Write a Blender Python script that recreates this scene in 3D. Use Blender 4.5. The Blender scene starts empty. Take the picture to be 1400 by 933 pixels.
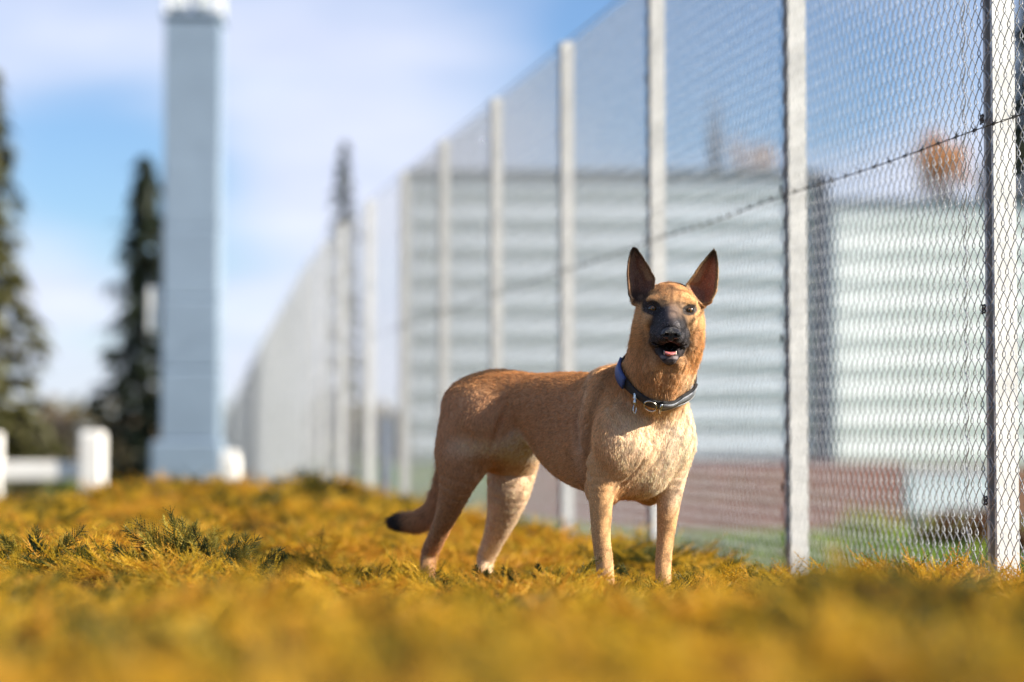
import bpy, math, random, time
import numpy as np
from mathutils import Vector, Matrix
random.seed(7); rng = np.random.default_rng(11)
sc = bpy.context.scene
C = sc.collection
T0 = time.time()
R = math.radians

# ------------------------------------------------------------------ camera, sky, sun, exposure
CAMZ = 1.0
F = 3000.0                                    # focal length in pixels of a 1400 wide frame
PITCH = math.atan(133.5 / F)
cam_d = bpy.data.cameras.new("camera"); cam = bpy.data.objects.new("camera", cam_d); C.objects.link(cam)
cam.location = (0, 0, CAMZ); cam.rotation_euler = (math.pi / 2 + PITCH, 0, 0)
cam_d.sensor_width = 36; cam_d.lens = F / 1400 * 36; cam_d.clip_start = 0.05; cam_d.clip_end = 3000
cam_d.dof.use_dof = True; cam_d.dof.focus_distance = 5.76; cam_d.dof.aperture_fstop = 1.35
cam_d.dof.aperture_blades = 0
sc.camera = cam
sc.view_settings.view_transform = 'Standard'; sc.view_settings.look = 'None'
sc.view_settings.exposure = 1.40; sc.view_settings.gamma = 1
sc.render.engine = 'CYCLES'
sc.cycles.use_denoising = True
try: sc.cycles.denoiser = 'OPENIMAGEDENOISE'
except Exception: pass
sc.cycles.max_bounces = 7; sc.cycles.transparent_max_bounces = 8
sc.cycles.caustics_reflective = False; sc.cycles.caustics_refractive = False

SUN_AZ = math.atan2(0.97, -0.25)              # direction to the sun, from +Y clockwise towards +X
SUN_EL = R(30)
to_sun = Vector((math.sin(SUN_AZ) * math.cos(SUN_EL), math.cos(SUN_AZ) * math.cos(SUN_EL), math.sin(SUN_EL)))
sun_d = bpy.data.lights.new("sun", 'SUN'); sun = bpy.data.objects.new("sun", sun_d); C.objects.link(sun)
sun.rotation_euler = to_sun.to_track_quat('Z', 'Y').to_euler()
sun_d.energy = 5.0; sun_d.angle = R(0.5); sun_d.color = (1.0, 0.90, 0.76)

class NT:
    """small helper round a node tree"""
    def __init__(s, tree): s.t = tree; s.n = tree.nodes; s.l = tree.links
    def new(s, typ, ins=None, **props):
        nd = s.n.new(typ)
        for k, v in props.items(): setattr(nd, k, v)
        for k, v in (ins or {}).items():
            if isinstance(v, bpy.types.NodeSocket): s.l.new(v, nd.inputs[k])
            else: nd.inputs[k].default_value = v
        return nd
    def math(s, op, a, b=0.0, c=None, clamp=False):
        d = {0: a, 1: b}
        if c is not None: d[2] = c
        return s.new('ShaderNodeMath', d, operation=op, use_clamp=clamp).outputs[0]
    def mix(s, f, a, b, mode='MIX'):
        nd = s.n.new('ShaderNodeMix'); nd.data_type = 'RGBA'; nd.blend_type = mode
        for i, v in ((0, f), (6, a), (7, b)):
            if isinstance(v, bpy.types.NodeSocket): s.l.new(v, nd.inputs[i])
            else: nd.inputs[i].default_value = v
        return nd.outputs[2]
    def ramp(s, f, stops):
        nd = s.n.new('ShaderNodeValToRGB'); s.l.new(f, nd.inputs[0]); e = nd.color_ramp.elements
        while len(e) < len(stops): e.new(0.5)
        for x, (p, c) in zip(e, stops): x.position = p; x.color = c
        return nd.outputs[0]
    def noise(s, vec, scale, detail=3, rough=0.5, dist=0.0):
        d = {'Scale': scale, 'Detail': detail, 'Roughness': rough, 'Distortion': dist}
        if vec is not None: d['Vector'] = vec
        return s.new('ShaderNodeTexNoise', d).outputs[0]

def c4(*c): return (*c, 1.0)

world = bpy.data.worlds.new("World"); sc.world = world; world.use_nodes = True
w = NT(world.node_tree); w.n.clear()
sky = w.new('ShaderNodeTexSky', sky_type='NISHITA', sun_disc=False, sun_elevation=SUN_EL,
            sun_rotation=SUN_AZ, altitude=100, air_density=1.0, dust_density=0.3, ozone_density=2.5)
tc = w.new('ShaderNodeTexCoord').outputs['Generated']
sep = w.new('ShaderNodeSeparateXYZ', {0: tc})
dx, dy, dz = sep.outputs
# clouds live on a flat layer overhead, so that they shrink towards the horizon as real ones do
den = w.math('ADD', w.math('MAXIMUM', dz, 0.0), 0.16)
cu = w.math('DIVIDE', dx, den); cv = w.math('DIVIDE', dy, den)
cvec = w.new('ShaderNodeCombineXYZ', {0: cu, 1: cv, 2: 3.7}).outputs[0]
n1 = w.noise(cvec, 1.25, 5, 0.48, 0.3)
# broad banks of cloud: (direction x/y, z/y, half sizes, weight)
ty = w.math('MAXIMUM', dy, 0.05)
tu = w.math('DIVIDE', dx, ty); tv = w.math('DIVIDE', dz, ty)
bank = None
for (u0, v0, su, sv, wt) in ((-0.20, 0.205, 0.16, 0.035, 0.55), (-0.075, 0.105, 0.055, 0.05, 0.9), (-0.215, 0.06, 0.035, 0.035, 0.7),
                             (-0.04, 0.175, 0.09, 0.045, 0.55), (0.20, 0.120, 0.06, 0.030, 1.0), (0.10, 0.165, 0.085, 0.035, -1.1),
                             (-0.10, 0.03, 0.12, 0.03, 0.6), (0.42, 0.15, 0.12, 0.06, 0.6), (-0.45, 0.16, 0.12, 0.05, 0.6),
                             (0.05, 0.19, 0.05, 0.03, -0.6), (-0.185, 0.12, 0.05, 0.04, -0.8)):
    a = w.math('DIVIDE', w.math('SUBTRACT', tu, u0), su); b = w.math('DIVIDE', w.math('SUBTRACT', tv, v0), sv)
    r2 = w.math('ADD', w.math('MULTIPLY', a, a), w.math('MULTIPLY', b, b))
    g = w.math('MULTIPLY', w.math('EXPONENT', w.math('MULTIPLY', r2, -1.0)), wt)
    bank = g if bank is None else w.math('ADD', bank, g)
front = w.math('GREATER_THAN', dy, 0.05)
bank = w.math('MULTIPLY', bank, front)
cl = w.math('ADD', w.math('MULTIPLY', w.math('SUBTRACT', n1, 0.47), 2.3), bank)
cl = w.new('ShaderNodeMapRange', {0: cl, 1: -0.45, 2: 1.05}, interpolation_type='SMOOTHSTEP').outputs[0]
n2 = w.noise(cvec, 3.0, 3, 0.5)
cloud_col = w.mix(w.math('MULTIPLY', n2, 1.0), c4(5.0, 5.5, 7.3), c4(7.7, 7.8, 8.7))
skyc = w.mix(1.0, sky.outputs[0], c4(0.86, 1.0, 1.20), 'MULTIPLY')
final = w.mix(w.math('MULTIPLY', cl, 0.86), skyc, cloud_col)
bg = w.new('ShaderNodeBackground', {'Color': final, 'Strength': 0.051})
wo = w.new('ShaderNodeOutputWorld', {'Surface': bg.outputs[0]})

# ------------------------------------------------------------------ helpers
def tag(o, label=None, cat=None, group=None, kind=None):
    if label: o['label'] = label
    if cat: o['category'] = cat
    if group: o['group'] = group
    if kind: o['kind'] = kind
    return o
def empty(name, loc=(0, 0, 0), rz=0.0, parent=None):
    o = bpy.data.objects.new(name, None); C.objects.link(o); o.location = loc; o.rotation_euler = (0, 0, rz)
    o.empty_display_size = 0.1
    if parent: o.parent = parent
    return o
def link(name, me, mat=None, parent=None, loc=None, rot=None, scale=None):
    o = bpy.data.objects.new(name, me); C.objects.link(o)
    if mat and not me.materials: me.materials.append(mat)
    if parent: o.parent = parent
    if loc is not None: o.location = loc
    if rot is not None: o.rotation_euler = rot
    if scale is not None: o.scale = scale
    return o
def mesh_np(name, V, Q, smooth=False):
    V = np.asarray(V, np.float32); Q = np.asarray(Q, np.int32)
    me = bpy.data.meshes.new(name)
    me.vertices.add(len(V)); me.vertices.foreach_set('co', V.ravel())
    k = Q.shape[1]
    me.loops.add(Q.size); me.loops.foreach_set('vertex_index', Q.ravel())
    me.polygons.add(len(Q)); me.polygons.foreach_set('loop_start', np.arange(0, Q.size, k, dtype=np.int32))
    me.update(calc_edges=True)
    if smooth: me.polygons.foreach_set('use_smooth', np.ones(len(Q), bool))
    me.validate()
    return me
class MB:
    """collects faces and makes one mesh of them"""
    def __init__(s): s.v = []; s.f = []
    def add(s, vs, fs):
        b = len(s.v); s.v += [tuple(p) for p in vs]; s.f += [tuple(b + i for i in f) for f in fs]
    def box(s, x0, x1, y0, y1, z0, z1, bev=0.0):
        b = min(bev, (x1 - x0) / 2.2, (y1 - y0) / 2.2, (z1 - z0) / 2.2)
        if b <= 0:
            s.add([(x, y, z) for x in (x0, x1) for y in (y0, y1) for z in (z0, z1)],
                  [(0, 1, 3, 2), (4, 6, 7, 5), (0, 4, 5, 1), (2, 3, 7, 6), (0, 2, 6, 4), (1, 5, 7, 3)])
        else:
            def ring(z, i):
                return [(x0 + b - i, y0 + 0 + (b - i), z)]
            lay = []
            for z, ins in ((z0, b), (z0 + b, 0), (z1 - b, 0), (z1, b)):
                a0, a1, c0, c1 = x0 + ins, x1 - ins, y0 + ins, y1 - ins
                e = b * 0.99 if ins == 0 else b * 0.5
                lay.append([(a0 + e, c0, z), (a1 - e, c0, z), (a1, c0 + e, z), (a1, c1 - e, z), (a1 - e, c1, z), (a0 + e, c1, z), (a0, c1 - e, z), (a0, c0 + e, z)])
            vs = [p for l in lay for p in l]; fs = []
            for k in range(3):
                for i in range(8): fs.append((k * 8 + i, k * 8 + (i + 1) % 8, k * 8 + 8 + (i + 1) % 8, k * 8 + 8 + i))
            fs.append(tuple(range(7, -1, -1))); fs.append(tuple(range(24, 32)))
            s.add(vs, fs)
    def tube(s, pts, rad, n=6, close=False, caps=True):
        pts = [Vector(p) for p in pts]; m = len(pts)
        if not hasattr(rad, '__len__'): rad = [rad] * m
        up = None; vs = []; fs = []
        for i, p in enumerate(pts):
            if close: t = pts[(i + 1) % m] - pts[i - 1]
            else: t = pts[min(i + 1, m - 1)] - pts[max(i - 1, 0)]
            if t.length < 1e-9: t = Vector((0, 0, 1))
            t.normalize()
            if up is None:
                up = Vector((0, 0, 1)) if abs(t.z) < 0.9 else Vector((1, 0, 0))
            a = t.cross(up).normalized(); up = a.cross(t).normalized()
            for k in range(n):
                q = 2 * math.pi * k / n
                vs.append(p + (a * math.cos(q) + up * math.sin(q)) * rad[i])
        for i in range(m if close else m - 1):
            for k in range(n):
                j = (i + 1) % m
                fs.append((i * n + k, i * n + (k + 1) % n, j * n + (k + 1) % n, j * n + k))
        if caps and not close:
            fs.append(tuple(range(n - 1, -1, -1))); fs.append(tuple(range((m - 1) * n, m * n)))
        s.add(vs, fs)
    def mesh(s, name, smooth=False):
        me = bpy.data.meshes.new(name); me.from_pydata(s.v, [], s.f); me.update()
        if smooth: me.polygons.foreach_set('use_smooth', [True] * len(me.polygons))
        return me
    def build(s, name, mat, parent=None, smooth=False, **k):
        return link(name, s.mesh(name, smooth), mat, parent, **k)

def material(name, col, rough=0.6, metal=0.0, var=0.15, scale=8.0, bump=0.0, bscale=60, spec=0.5, col2=None, trans=0.0):
    m = bpy.data.materials.new(name); m.use_nodes = True; t = NT(m.node_tree)
    bs = t.n['Principled BSDF']
    co = t.new('ShaderNodeTexCoord').outputs['Object']
    nz = t.noise(co, scale, 5, 0.6)
    lo = c4(*[c * (1 - var) for c in col]); hi = c4(*(col2 if col2 else [min(1, c * (1 + var)) for c in col]))
    cc = t.mix(t.new('ShaderNodeMapRange', {0: nz, 1: 0.3, 2: 0.7}).outputs[0], lo, hi)
    t.l.new(cc, bs.inputs['Base Color'])
    t.l.new(t.math('ADD', t.math('MULTIPLY', nz, 0.25), rough - 0.12, clamp=True), bs.inputs['Roughness'])
    bs.inputs['Metallic'].default_value = metal
    bs.inputs['Specular IOR Level'].default_value = spec
    if bump:
        b = t.new('ShaderNodeBump', {'Height': t.noise(co, bscale, 4, 0.6), 'Strength': bump, 'Distance': 0.01})
        t.l.new(b.outputs[0], bs.inputs['Normal'])
    if trans:
        tr = t.new('ShaderNodeBsdfTranslucent', {'Color': cc})
        ms = t.new('ShaderNodeMixShader', {0: trans, 1: bs.outputs[0], 2: tr.outputs[0]})
        t.l.new(ms.outputs[0], t.n['Material Output'].inputs[0])
    return m

_fw = np.array([0, math.cos(PITCH), math.sin(PITCH)]); _up = np.array([0, -math.sin(PITCH), math.cos(PITCH)])
def U(px, py, d):
    """the point of the place that lies at distance d (along +Y) behind photo position px, py"""
    v = _fw + np.array([1.0, 0, 0]) * (px - 700) / F + _up * (466.5 - py) / F
    v = v * (d / v[1])
    return np.array([v[0], v[1], v[2] + CAMZ])

# ------------------------------------------------------------------ terrain
_pz = np.array([-30, 0, 1, 2, 3, 4, 5, 5.5, 6, 7, 8, 10, 14, 20, 28, 35, 50, 75, 120, 500, 3000.])
_ph = np.array([-.30, -.20, -.165, -.215, -.27, -.335, -.39, -.42, -.45, -.47, -.475, -.50, -.55, -.64, -.86, -1.05, -1.28, -1.7, -2.1, -3, -3.])
def sm(a, b, x):
    t = np.clip((x - a) / (b - a), 0, 1); return t * t * (3 - 2 * t)
def fence_x(y):                              # plan line of the fence
    y = np.asarray(y, float)
    near = 2.527 - 0.2 * y
    P = np.array([[16.7, -.813], [18.8, -1.233], [20.6, -1.593], [23.3, -2.05], [26.6, -2.545], [30.8, -3.16], [35, -3.79], [39.5, -4.48], [46, -5.41], [53, -6.43], [62, -7.71], [71, -9.04], [79, -10.24], [300, -42.]])
    return np.where(y < 16.7, near, np.interp(y, P[:, 0], P[:, 1]))
def ground_z(x, y):
    x = np.asarray(x, float); y = np.asarray(y, float)
    h = np.interp(y, _pz, _ph)
    left = sm(-0.25, -1.1, x) * sm(3.8, 5.6, y) * (1 - sm(13, 22, y))
    h = h + 0.075 * left
    for gx, gy, ga, gs, gt in ((-2.1, 13.0, .12, .55, 1.8), (-1.25, 13.5, .13, .5, 1.8), (-.35, 12.5, .05, .4, 1.2), (-3.0, 12.0, -.10, .5, 2.0), (-1.25, 5.7, .03, .5, .5), (-.2, 9.2, .05, .5, .9), (-1.5, 8.6, .05, .6, .7), (-.20, 6.15, .07, .33, .30), (.9, 5.6, .02, .3, .4)):
        h = h + ga * np.exp(-((x - gx) / gs) ** 2 - ((y - gy) / gt) ** 2)
    h = h + 0.022 * np.sin(x * 2.3 + 1.3) * np.sin(y * 1.7 + x * .6) * sm(2, 6, y) + 0.012 * np.sin(x * 5.1 + y * 3.3)
    h = h + .085 * np.exp(-((x - .52) / .16) ** 2 - ((y - 3.0) / .5) ** 2)
    fx = fence_x(y)
    dip = sm(-0.35, 0.05, x - fx) * sm(5.0, 6.5, y) * (1 - sm(13, 16, y))
    h = h - 0.07 * dip
    beyond = sm(0.3, 2, x - fx) * sm(11, 20, y) * (1 - sm(40, 60, y))
    h = h - 0.70 * beyond
    return CAMZ + h

M = {}
def ground_mat():
    m = bpy.data.materials.new("ground_soil_and_grass"); m.use_nodes = True; t = NT(m.node_tree); bs = t.n['Principled BSDF']
    at = t.new('ShaderNodeAttribute', attribute_name='grassy').outputs['Fac']
    co = t.new('ShaderNodeTexCoord').outputs['Object']
    n = t.noise(co, 3.0, 6, 0.6); nf = t.noise(co, 40.0, 4, 0.6)
    soil = t.mix(nf, c4(0.04, 0.024, 0.008), c4(0.12, 0.065, 0.015))
    gr = t.mix(n, c4(0.045, 0.10, 0.02), c4(0.13, 0.20, 0.035))
    t.l.new(t.mix(at, soil, gr), bs.inputs['Base Color']); bs.inputs['Roughness'].default_value = 1.0; bs.inputs['Specular IOR Level'].default_value = 0.0
    b = t.new('ShaderNodeBump', {'Height': nf, 'Strength': 0.8, 'Distance': 0.03}); t.l.new(b.outputs[0], bs.inputs['Normal'])
    return m
def build_ground():
    ys = np.concatenate([np.linspace(-30, -1, 12), np.arange(-0.8, 16, .12), np.linspace(16.2, 60, 90), np.geomspace(62, 2400, 40)])
    xs = np.concatenate([-np.geomspace(2400, 12, 40), np.linspace(-11.5, -3.2, 30), np.arange(-3, 3, .12), np.linspace(3.1, 11.5, 30), np.geomspace(12, 2400, 40)])
    X, Y = np.meshgrid(xs, ys); Z = ground_z(X, Y)
    V = np.stack([X, Y, Z], -1).reshape(-1, 3); nx = len(xs); ny = len(ys)
    i = np.arange(nx * ny).reshape(ny, nx)
    Q = np.stack([i[:-1, :-1], i[:-1, 1:], i[1:, 1:], i[1:, :-1]], -1).reshape(-1, 4)
    me = mesh_np("ground", V, Q, True)
    g = sm(0.0, 0.5, V[:, 0] - fence_x(V[:, 1])); g = np.maximum(g, .6 * sm(20, 26, V[:, 1]))
    a = me.attributes.new('grassy', 'FLOAT', 'POINT'); a.data.foreach_set('value', g.astype(np.float32))
    tag(link("ground", me, ground_mat()), kind='structure')
build_ground()

# ------------------------------------------------------------------ fence
zinc = material("galvanised_steel", (.60, .60, .59), .42, .1, var=.22, scale=9, bump=.12, bscale=120)
wirem = material("fence_wire_zinc", (.36, .37, .39), .38, .2, var=.25, scale=30)
wirefar = material("fence_wire_bright_zinc", (.34, .36, .40), .5, .0, var=.1, scale=30)
barbm = material("barbed_wire_dark", (.05, .05, .055), .55, .5, var=.3, scale=60)
def pt(x, y, h): return (float(x), float(y), float(h))
FEN = empty("chain_link_fence", (float(fence_x(8.0)), 8.0, float(ground_z(fence_x(8.0), 8.0))))
tag(FEN, "tall galvanised chain link fence on pale square posts running from right edge to far left", "fence")
FO = Vector(FEN.location)
py_ = [2.35, 4.15, 5.97, 7.67, 9.50, 11.23, 13.1, 14.95, 16.74]
yy = py_[-1]
while yy < 82: yy += 1.95; py_.append(yy)
def top_h(y): return CAMZ + 2.02 + float(np.interp(y, [0, 18, 26.6, 37, 75, 90], [0, 0, -.03, -.22, -.95, -1.2]))
pb = [ (float(fence_x(y)), y) for y in py_ ]
m = MB()                                     # an open channel, its mouth towards the dog's side
m.box(.028, .032, -.032, .032, 0, 2.62); m.box(-.028, .0279, -.032, -.028, 0, 2.62); m.box(-.028, .0279, .028, .032, 0, 2.62)
m.box(-.032, -.0281, -.032, -.018, 0, 2.62); m.box(-.032, -.0281, .018, .032, 0, 2.62); m.box(-.034, .034, -.034, .034, 2.621, 2.629, .002)
post_me = m.mesh("post"); post_me.materials.append(zinc)
dirs_ = []
for i, (x, y) in enumerate(pb):
    a = pb[max(i - 1, 0)]; b = pb[min(i + 1, len(pb) - 1)]
    dirs_.append(math.atan2(b[1] - a[1], b[0] - a[0]) - math.pi / 2)
H_F = 2.55
for i, (x, y) in enumerate(pb):
    o = link("post", post_me, None, FEN, loc=Vector((x, y, top_h(y) - 2.61)) - FO, rot=(0, 0, dirs_[i]))
# one panel of woven wire, 1.8 m long, seen as flattened spirals that hook into each other
def panel_mesh(full=True):
    W_, Hh = .0247, .088; L = 1.8; nw = int(round(L / W_)); rad = .0017 if full else .0009; rows = int(H_F / (Hh / 2))
    a = W_ / 2 + .0050; dp = .0042
    allV = []; allF = []; b = 0
    prof = []
    for j in range(rows + 1):
        z = j * Hh / 2; sgn = 1 if j % 2 else -1
        if full:
            prof += [(sgn * (a - .004), z - .006, -dp * sgn * .9), (sgn * a, z - .001, -dp * .4 * sgn), (sgn * a, z + .003, dp * .5 * sgn), (sgn * (a - .004), z + .009, dp * sgn)]
        else: prof += [(sgn * a, z, dp * sgn)]
    prof = np.array(prof); n = 4 if full else 3
    T = np.gradient(prof, axis=0); T /= np.linalg.norm(T, axis=1, keepdims=True)
    S = np.cross(T, [0, 0, 1.0]); S /= np.linalg.norm(S, axis=1, keepdims=True); B_ = np.cross(T, S)
    ring = np.concatenate([prof[:, None] + rad * (math.cos(q) * S + math.sin(q) * B_)[:, None] for q in [2 * math.pi * k / n for k in range(n)]], 1)
    mI = len(prof); F_ = []
    for k in range(n):
        k2 = (k + 1) % n; i = np.arange(mI - 1)
        F_.append(np.stack([i * n + k, i * n + k2, (i + 1) * n + k2, (i + 1) * n + k], 1))
    F_ = np.concatenate(F_); ring = ring.reshape(-1, 3)
    for w_ in range(nw):
        r = ring.copy()
        if w_ % 2: r[:, 0] *= -1; r[:, 2] *= -1
        r[:, 0] += (w_ + .5) * W_
        # wires are never perfectly even
        r[:, 0] += .0012 * np.sin(r[:, 1] * 7 + w_ * 1.7); allV.append(r); allF.append((F_[:, ::-1] if w_ % 2 else F_) + b); b += len(r)
    Vv = np.concatenate(allV); Vv = np.stack([Vv[:, 0] / L, Vv[:, 2], Vv[:, 1]], 1)
    me = mesh_np("wire_mesh", Vv, np.concatenate(allF), True); me.materials.append(wirem if full else wirefar); return me
pm_full = panel_mesh(True); pm_far = panel_mesh(False)
for i in range(len(pb) - 1):
    (x0, y0), (x1, y1) = pb[i], pb[i + 1]
    ang = math.atan2(y1 - y0, x1 - x0); L = math.hypot(x1 - x0, y1 - y0)
    off = Vector((-math.sin(ang), math.cos(ang), 0)) * .036
    o = link("wire_mesh", pm_full if i < 8 else pm_far, None, FEN, loc=Vector((x0, y0, top_h(y0) - H_F)) + off - FO, rot=(0, 0, ang), scale=(L, 1, 1)); tag(o, kind='stuff')
    if y0 > 18:                                   # the net follows the falling top line
        o.rotation_euler = (0, 0, ang); o.location.z += (top_h(y1) - top_h(y0)) / 2
def side(x, y, d=.04):
    a = dirs_[min(range(len(py_)), key=lambda i: abs(py_[i] - y))] + math.pi / 2
    return (x - math.sin(a) * d, y + math.cos(a) * d)
m = MB()
m.tube([Vector((*side(x, y, .045), top_h(y) - .012)) - FO for x, y in pb], .0042, 5); m.build("top_wire", wirem, FEN)
m = MB(); m.tube([Vector((*side(x, y, .045), top_h(y) - 1.28)) - FO for x, y in pb[:3]] + [], .0012, 4)
# lacing wire beside the near post, tied with small twists
m = MB(); q = []
for k in range(232):
    z = top_h(0) - H_F + k * .011; yk = 6.10; xk = float(fence_x(yk)) - .043
    q.append(Vector((xk, yk + .024 * math.sin(k * math.pi / 4), z)) - FO)
m.tube(q, .0020, 5); m.build("lacing_wire", wirem, FEN)
for i, (x, y) in enumerate(pb[1:9]):
    for h in (.02, .46, 1.16, 1.68, 2.2):
        m = MB(); a = Vector((*side(x, y, .044), top_h(y) - h)) - FO
        m.tube([a + Vector((-.006, .02 * math.cos(t), .008 * math.sin(t) + t * .002)) for t in np.linspace(0, 6.28 * 2, 13)], .0026, 5)
        m.build("wire_tie", barbm, FEN)
# barbed wire on the camera side of the net
m = MB()
bw_h = lambda y: CAMZ + .845 - .007 * math.sin((y - 5.9) / 1.77 * math.pi) ** 2
ys_ = np.arange(2.4, 24, .03)
for ph in (0, math.pi):
    m.tube([Vector((*side(float(fence_x(y)), y, .060), bw_h(y))) + Vector((.0018 * math.cos(y * 160 + ph), 0, .0022 * math.sin(y * 160 + ph))) - FO for y in ys_], .0013, 4)
bo = m.build("barbed_wire", barbm, FEN)
m = MB()
for k, y in enumerate(np.arange(2.5, 17, .125)):
    c_ = Vector((*side(float(fence_x(y)), y, .060), bw_h(y))) - FO
    for s_ in (-1, 1):
        a = random.uniform(0, 6.28)
        d = Vector((math.cos(a) * .010, s_ * .004, math.sin(a) * .014)); d2 = Vector((-math.cos(a) * .012, s_ * .006, .012 + abs(math.sin(a)) * .004))
        m.tube([c_ + d, c_ + d * .3 + Vector((0, s_ * .003, 0)), c_ + d2 * .3, c_ + d2], [.0006, .0017, .0017, .0006], 4)
    m.tube([c_ + Vector((.0035 * math.cos(t), (t - 6) * .0012, .0035 * math.sin(t))) for t in np.linspace(0, 12, 14)], .0013, 4)
o = m.build("barb", barbm, bo); tag(o, kind='stuff')

# ------------------------------------------------------------------ tower, bollard and barrier on the left
def Uz(px, py, d): return Vector(U(px, py, d))
def tower():
    d = 27.0; c = Uz(262, 690, d); s_ = d / F; gz = float(ground_z(c.x, d))
    root = empty("metal_tower", (c.x, d, gz), R(3))
    tag(root, "tall pale blue-grey sheet metal tower with lamps on top left of the fence", "tower")
    paint = material("tower_blue_grey_paint", (.22, .29, .38), .45, .1, var=.10, scale=1.3, bump=.05, bscale=40)
    plin = material("tower_concrete", (.50, .50, .48), .85, var=.15, scale=4, bump=.3)
    wht = material("tower_white_box_paint", (.78, .78, .76), .5, var=.05)
    top = Uz(262, 30, d).z - gz; w = .352
    z = .55; m = MB(); 
    n = 6; zs = np.linspace(.80, top, n + 1)
    for i in range(n):
        m = MB(); k = 1 - i * .012; m.box(-w * k, w * k, -w * k, w * k, zs[i] + .006, zs[i + 1] - .006, .02); m.build("cladding_panel", paint, root)
    m = MB(); m.box(-w * .95, w * .95, -w * .95, w * .95, .5, top - .05); m.build("core", paint, root)
    m = MB(); m.box(-.47, .39, -.4, .4, .20, .80, .03); m.build("base_housing", paint, root)
    m = MB(); m.box(-.50, .44, -.44, .44, -.1, .20, .02); m.build("plinth", plin, root)
    m = MB(); zb = Uz(262, 425, d).z - gz; m.box(-w - .18, -w - .002, -.3, -.05, zb - .28, zb + .27, .02); m.build("equipment_box", wht, root)
    m = MB(); m.box(-.37, .37, -.37, .37, top, top + .05, .01); m.build("cap_plate", paint, root)
    for sx in (-1, 1):
        for sy in (-1, 1):
            m = MB(); m.box(sx * .32 - .02, sx * .32 + .02, sy * .32 - .02, sy * .32 + .02, top + .05, top + .95, .005); m.build("railing_post", wht, root)
    for h in (.45, .92):
        m = MB()
        m.box(-.36, .36, -.357, -.342, top + h, top + h + .04); m.box(-.36, .36, .342, .357, top + h, top + h + .04)
        m.box(-.359, -.342, -.34, .34, top + h + .002, top + h + .038); m.box(.342, .359, -.34, .34, top + h + .002, top + h + .038); m.build("rail", wht, root)
    for sx in (-.17, .13):
        m = MB(); m.box(sx - .10, sx + .10, -.30, -.02, top + .12, top + .62, .03); l = m.build("floodlight", wht, root)
        m = MB(); m.box(sx - .09, sx + .09, -.305, -.302, top + .14, top + .60); m.build("lamp_glass", material("lamp_glass", (.7, .74, .78), .15, var=.03), l)
    m = MB(); m.tube([(0, .2, top), (0, .2, top + 1.6)], .05, 10); m.build("mast", paint, root, True)
tower()
whitem = material("white_concrete", (.80, .79, .76), .7, var=.07, scale=5, bump=.15, bscale=50)
def bollard():
    d = 25.0; c = Uz(314, 690, d); gz = float(ground_z(c.x, d)); root = empty("white_bollard", (c.x, d, gz))
    tag(root, "stout white concrete bollard at the right foot of the grey tower", "bollard")
    h = Uz(314, 617, d).z - gz
    m = MB(); m.box(-.11, .11, -.11, .11, -.2, h - .05, .03); m.build("shaft", whitem, root)
    m = MB(); m.box(-.095, .095, -.095, .095, h - .05, h, .03); m.build("cap", whitem, root)
bollard()
def barrier():
    d = 24.0; a = Uz(126, 672, d); gz = float(ground_z(a.x, d)); root = empty("white_barrier", (a.x, d, gz))
    tag(root, "low white barrier rail between square white posts at the left edge", "barrier")
    x0, x1 = (Uz(-60, 0, d).x - a.x, 0); top = Uz(0, 590, d).z - gz
    m = MB(); m.box(-.13, .13, -.12, .12, -.2, top, .03); m.build("post", whitem, root)
    xl = Uz(2, 0, d).x - a.x
    m = MB(); m.box(xl - .09, xl + .05, -.08, .08, -.2, top - .02, .02); m.build("post", whitem, root)
    zr = Uz(0, 644, d).z - gz
    m = MB(); m.box(x0 * 1.25, -.13, -.05, .05, zr - .10, zr + .10, .015); m.build("rail", whitem, root)
    m = MB(); m.box(x0 * 1.25, -.13, -.03, .03, zr - .42, zr - .34, .01); m.build("rail", whitem, root)
barrier()

# ------------------------------------------------------------------ buildings behind the fence
def corrugated(name, label, cat, px0, px1, ytop, ybot, d, pitch_px, mat, depth=6.0, skew=0.0, plinth=None):
    a, b = Uz(px0, 0, d).x, Uz(px1, 0, d).x
    zt, zb = Uz(700, ytop, d).z, Uz(700, ybot, d).z
    root = empty(name, ((a + b) / 2, d, zb), skew)
    tag(root, label, cat)
    hw = (b - a) / 2; n = max(2, int(round((ybot - ytop) / pitch_px))); ph = (zt - zb) / n
    # each wide horizontal corrugation is a long bowed sheet
    K = 9; vs = []; fs = []
    for x in (-hw, hw):
        for k in range(K):
            u = k / (K - 1); vs.append((x, -.065 * math.sin(math.pi * u), u * (ph - .025)))
    for k in range(K - 1): fs.append((k, K + k, K + k + 1, k + 1))
    m = MB(); m.add(vs, fs)
    m.add([(-hw, 0, 0), (hw, 0, 0), (hw, .06, 0), (-hw, .06, 0)], [(0, 1, 2, 3)])
    me = m.mesh("panel", True); me.materials.append(mat)
    for i in range(n): link("panel", me, None, root, loc=(0, 0, i * ph))
    m = MB(); m.box(-hw + .01, hw - .01, .05, depth, .0, zt - zb - .02); m.build("wall", mat, root)
    m = MB(); m.box(-hw - .08, hw + .08, -.16, depth + .1, zt - zb, zt - zb + .10, .02); m.build("roof_edge", flash, root)
    return root, hw, zt - zb
flash = material("dark_flashing", (.16, .19, .23), .5, .2, var=.15)
sheet1 = material("blue_grey_sheet", (.54, .61, .70), .5, .0, var=.07, scale=1.0)
sheet2 = material("pale_green_grey_sheet", (.66, .71, .72), .5, .0, var=.07, scale=1.0)
recess_shade = material("recess_shade_blue", (.03, .045, .085), .45, .2, var=.2)
redw = material("red_brown_boards", (.27, .125, .105), .75, var=.25, scale=3, bump=.3)
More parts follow.
